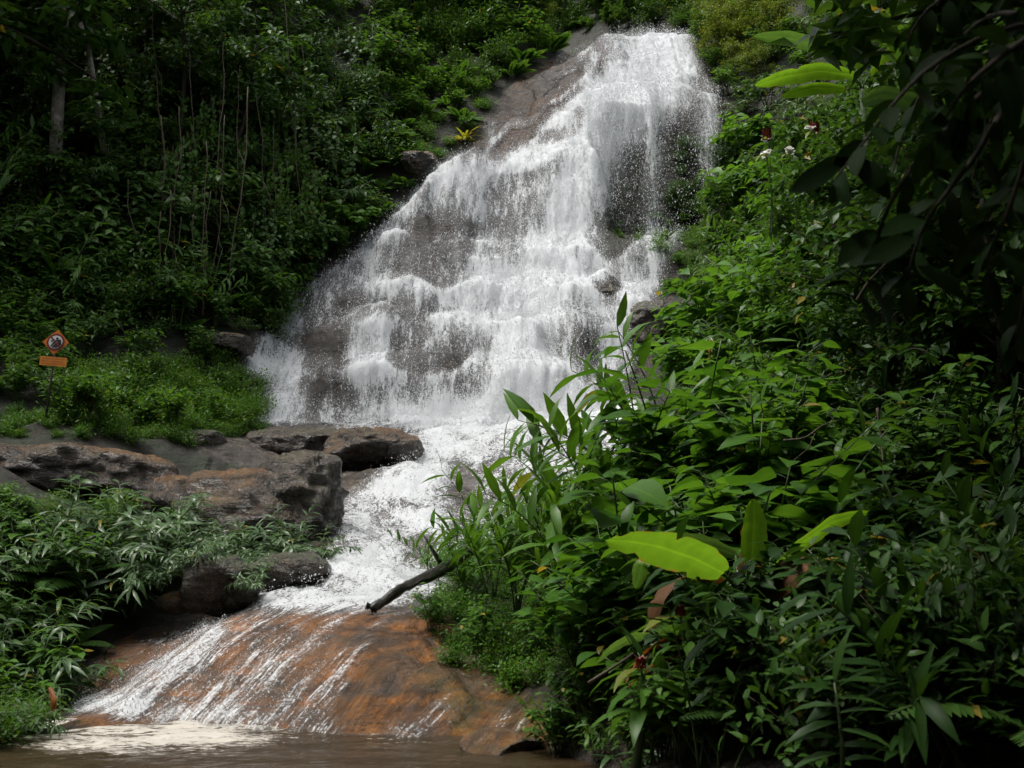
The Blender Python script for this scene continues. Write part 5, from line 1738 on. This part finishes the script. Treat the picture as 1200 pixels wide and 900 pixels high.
# ------------------------------------------------------------------ the near tree whose branch hangs in at the upper right
tb = np.array([2.95, 3.7, 0.0]); tb[2] = ground(tb[0], tb[1]) - .1
t = thing('overhanging_tree', 'near dark tree whose branches of large oval leaves hang in at the upper right', 'tree', Vector(tb))
m_ = MB(); tube(m_, np.array([tb, (2.7, 3.6, 2.0), (2.62, 3.5, 3.9), (2.95, 4.0, 6.0), (3.6, 5.4, 9.8)]) - tb, [.13, .11, .095, .08, .04], 10)
obj('trunk', m_.mesh('trunk', M['bark_dark']), t)
r = np.random.default_rng(77)
f, br = MB(), MB()
root = np.array([2.62, 3.5, 3.9])
twigs = [PL((1240, 20, 3.2), (1150, 40, 3.0), (1070, 90, 2.9), (1010, 170, 2.85), (975, 215, 2.85)), PL((1240, 20, 3.2), (1130, 130, 2.9), (1060, 200, 2.8), (1020, 290, 2.8), (1000, 350, 2.85)),
         PL((1240, 20, 3.2), (1180, 120, 2.7), (1140, 190, 2.65), (1080, 260, 2.7), (1062, 330, 2.75)), 
         PL((1240, 20, 3.2), (1215, 140, 2.6), (1185, 240, 2.6), (1150, 320, 2.7)), PL((1240, 20, 3.2), (1180, 60, 2.5), (1130, 100, 2.45), (1090, 170, 2.5)),
         PL((1240, 20, 3.2), (1160, -30, 3.3), (1080, 10, 3.4), (1050, 80, 3.5)), PL((1240, 20, 3.2), (1230, 160, 2.9), (1210, 300, 2.9), (1190, 400, 3.0)),
         PL((1240, 20, 3.2), (1190, 100, 3.4), (1120, 160, 3.5), (1085, 240, 3.6), (1070, 300, 3.6)), PL((1240, 20, 3.2), (1220, 200, 3.4), (1160, 240, 3.5), (1130, 310, 3.6)),
         PL((1240, 20, 3.2), (1160, 10, 3.6), (1110, 60, 3.8), (1060, 140, 3.9), (1040, 230, 3.9)), PL((1240, 20, 3.2), (1200, 60, 3.7), (1160, 140, 3.9), (1130, 240, 4.0))]
for tw in twigs:
    tw = np.array([root] + tw)
    k = np.linspace(0, len(tw) - 1, 20)
    tw = np.stack([np.interp(k, np.arange(len(tw)), tw[:, j]) for j in range(3)], 1)
    for _ in range(3): tw[1:-1] = (tw[:-2] + 2 * tw[1:-1] + tw[2:]) / 4
    tube(br, tw - tb, np.linspace(.014, .0025, 20), 6)
    n = 22
    tt_ = np.linspace(.34, 1, n)
    pos = along(tw, tt_); T = unit(along(np.gradient(tw, axis=0), tt_))
    S = unit(np.cross(T, r.normal(size=3)))
    sg = np.where(np.arange(n) % 2 == 0, 1, -1)[:, None]
    d = unit(T * .45 + S * sg * .8 + np.array([-.15, 0, -.15]) + r.normal(0, .3, (n, 3)))
    L = r.uniform(.08, .17, n)
    leaves(f, pos + d * .02 - tb, d, np.array([0, -.25, 1.0]), L, L * .21, r.uniform(.2, .9, n), .18, 'oval', 0, .5, r)
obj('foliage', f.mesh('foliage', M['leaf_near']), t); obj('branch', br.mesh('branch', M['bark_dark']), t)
f, br = MB(), MB()  # crown layers shaped to shade the right foreground, mostly out of view
for i in range(34):
    lp = arc_path(i * 2.4, r.uniform(.0, .6), r.uniform(1.5, 4.6), .4, 8, np.array([3.6, 5.4, r.uniform(7.6, 9.6)]))
    tube(br, lp - tb, np.linspace(.03, .005, 8), 5)
    n = 190
    pos = along(lp, r.uniform(.2, 1.05, n)) + r.normal(0, .32, (n, 3))
    pos[:, 0] = np.where(pos[:, 0] < .06 * pos[:, 1], .06 * pos[:, 1] + r.uniform(0, 1.5, n), pos[:, 0])
    d = unit(r.normal(0, 1, (n, 3)) * np.array([1, 1, .35]) - np.array([0, 0, .2])); L = r.uniform(.24, .38, n)
    leaves(f, pos - tb, d, np.array([0, 0, 1.0]), L, L * .27, .6, .2, 'ovate', 0, .3, r)
for i in range(26):
    lp = arc_path(i * 2.4, r.uniform(.0, .5), r.uniform(1.0, 2.7), .3, 8, np.array([3.1, 3.6, r.uniform(5.9, 7.0)]))
    tube(br, lp - tb, np.linspace(.02, .004, 8), 5)
    n = 260
    pos = along(lp, r.uniform(.15, 1.05, n)) + r.normal(0, .28, (n, 3))
    pos[:, 0] = np.where(pos[:, 0] < .55, .55 + r.uniform(0, 1.5, n), pos[:, 0])
    pos[:, 2] = np.maximum(pos[:, 2], 2.5 + .60 * pos[:, 1])
    d = unit(r.normal(0, 1, (n, 3)) * np.array([1, 1, .35]) - np.array([0, 0, .2])); L = r.uniform(.2, .32, n)
    leaves(f, pos - tb, d, np.array([0, 0, 1.0]), L, L * .27, .6, .2, 'ovate', 0, .3, r)
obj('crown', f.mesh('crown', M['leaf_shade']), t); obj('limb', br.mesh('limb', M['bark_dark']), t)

print('plants', COUNT)
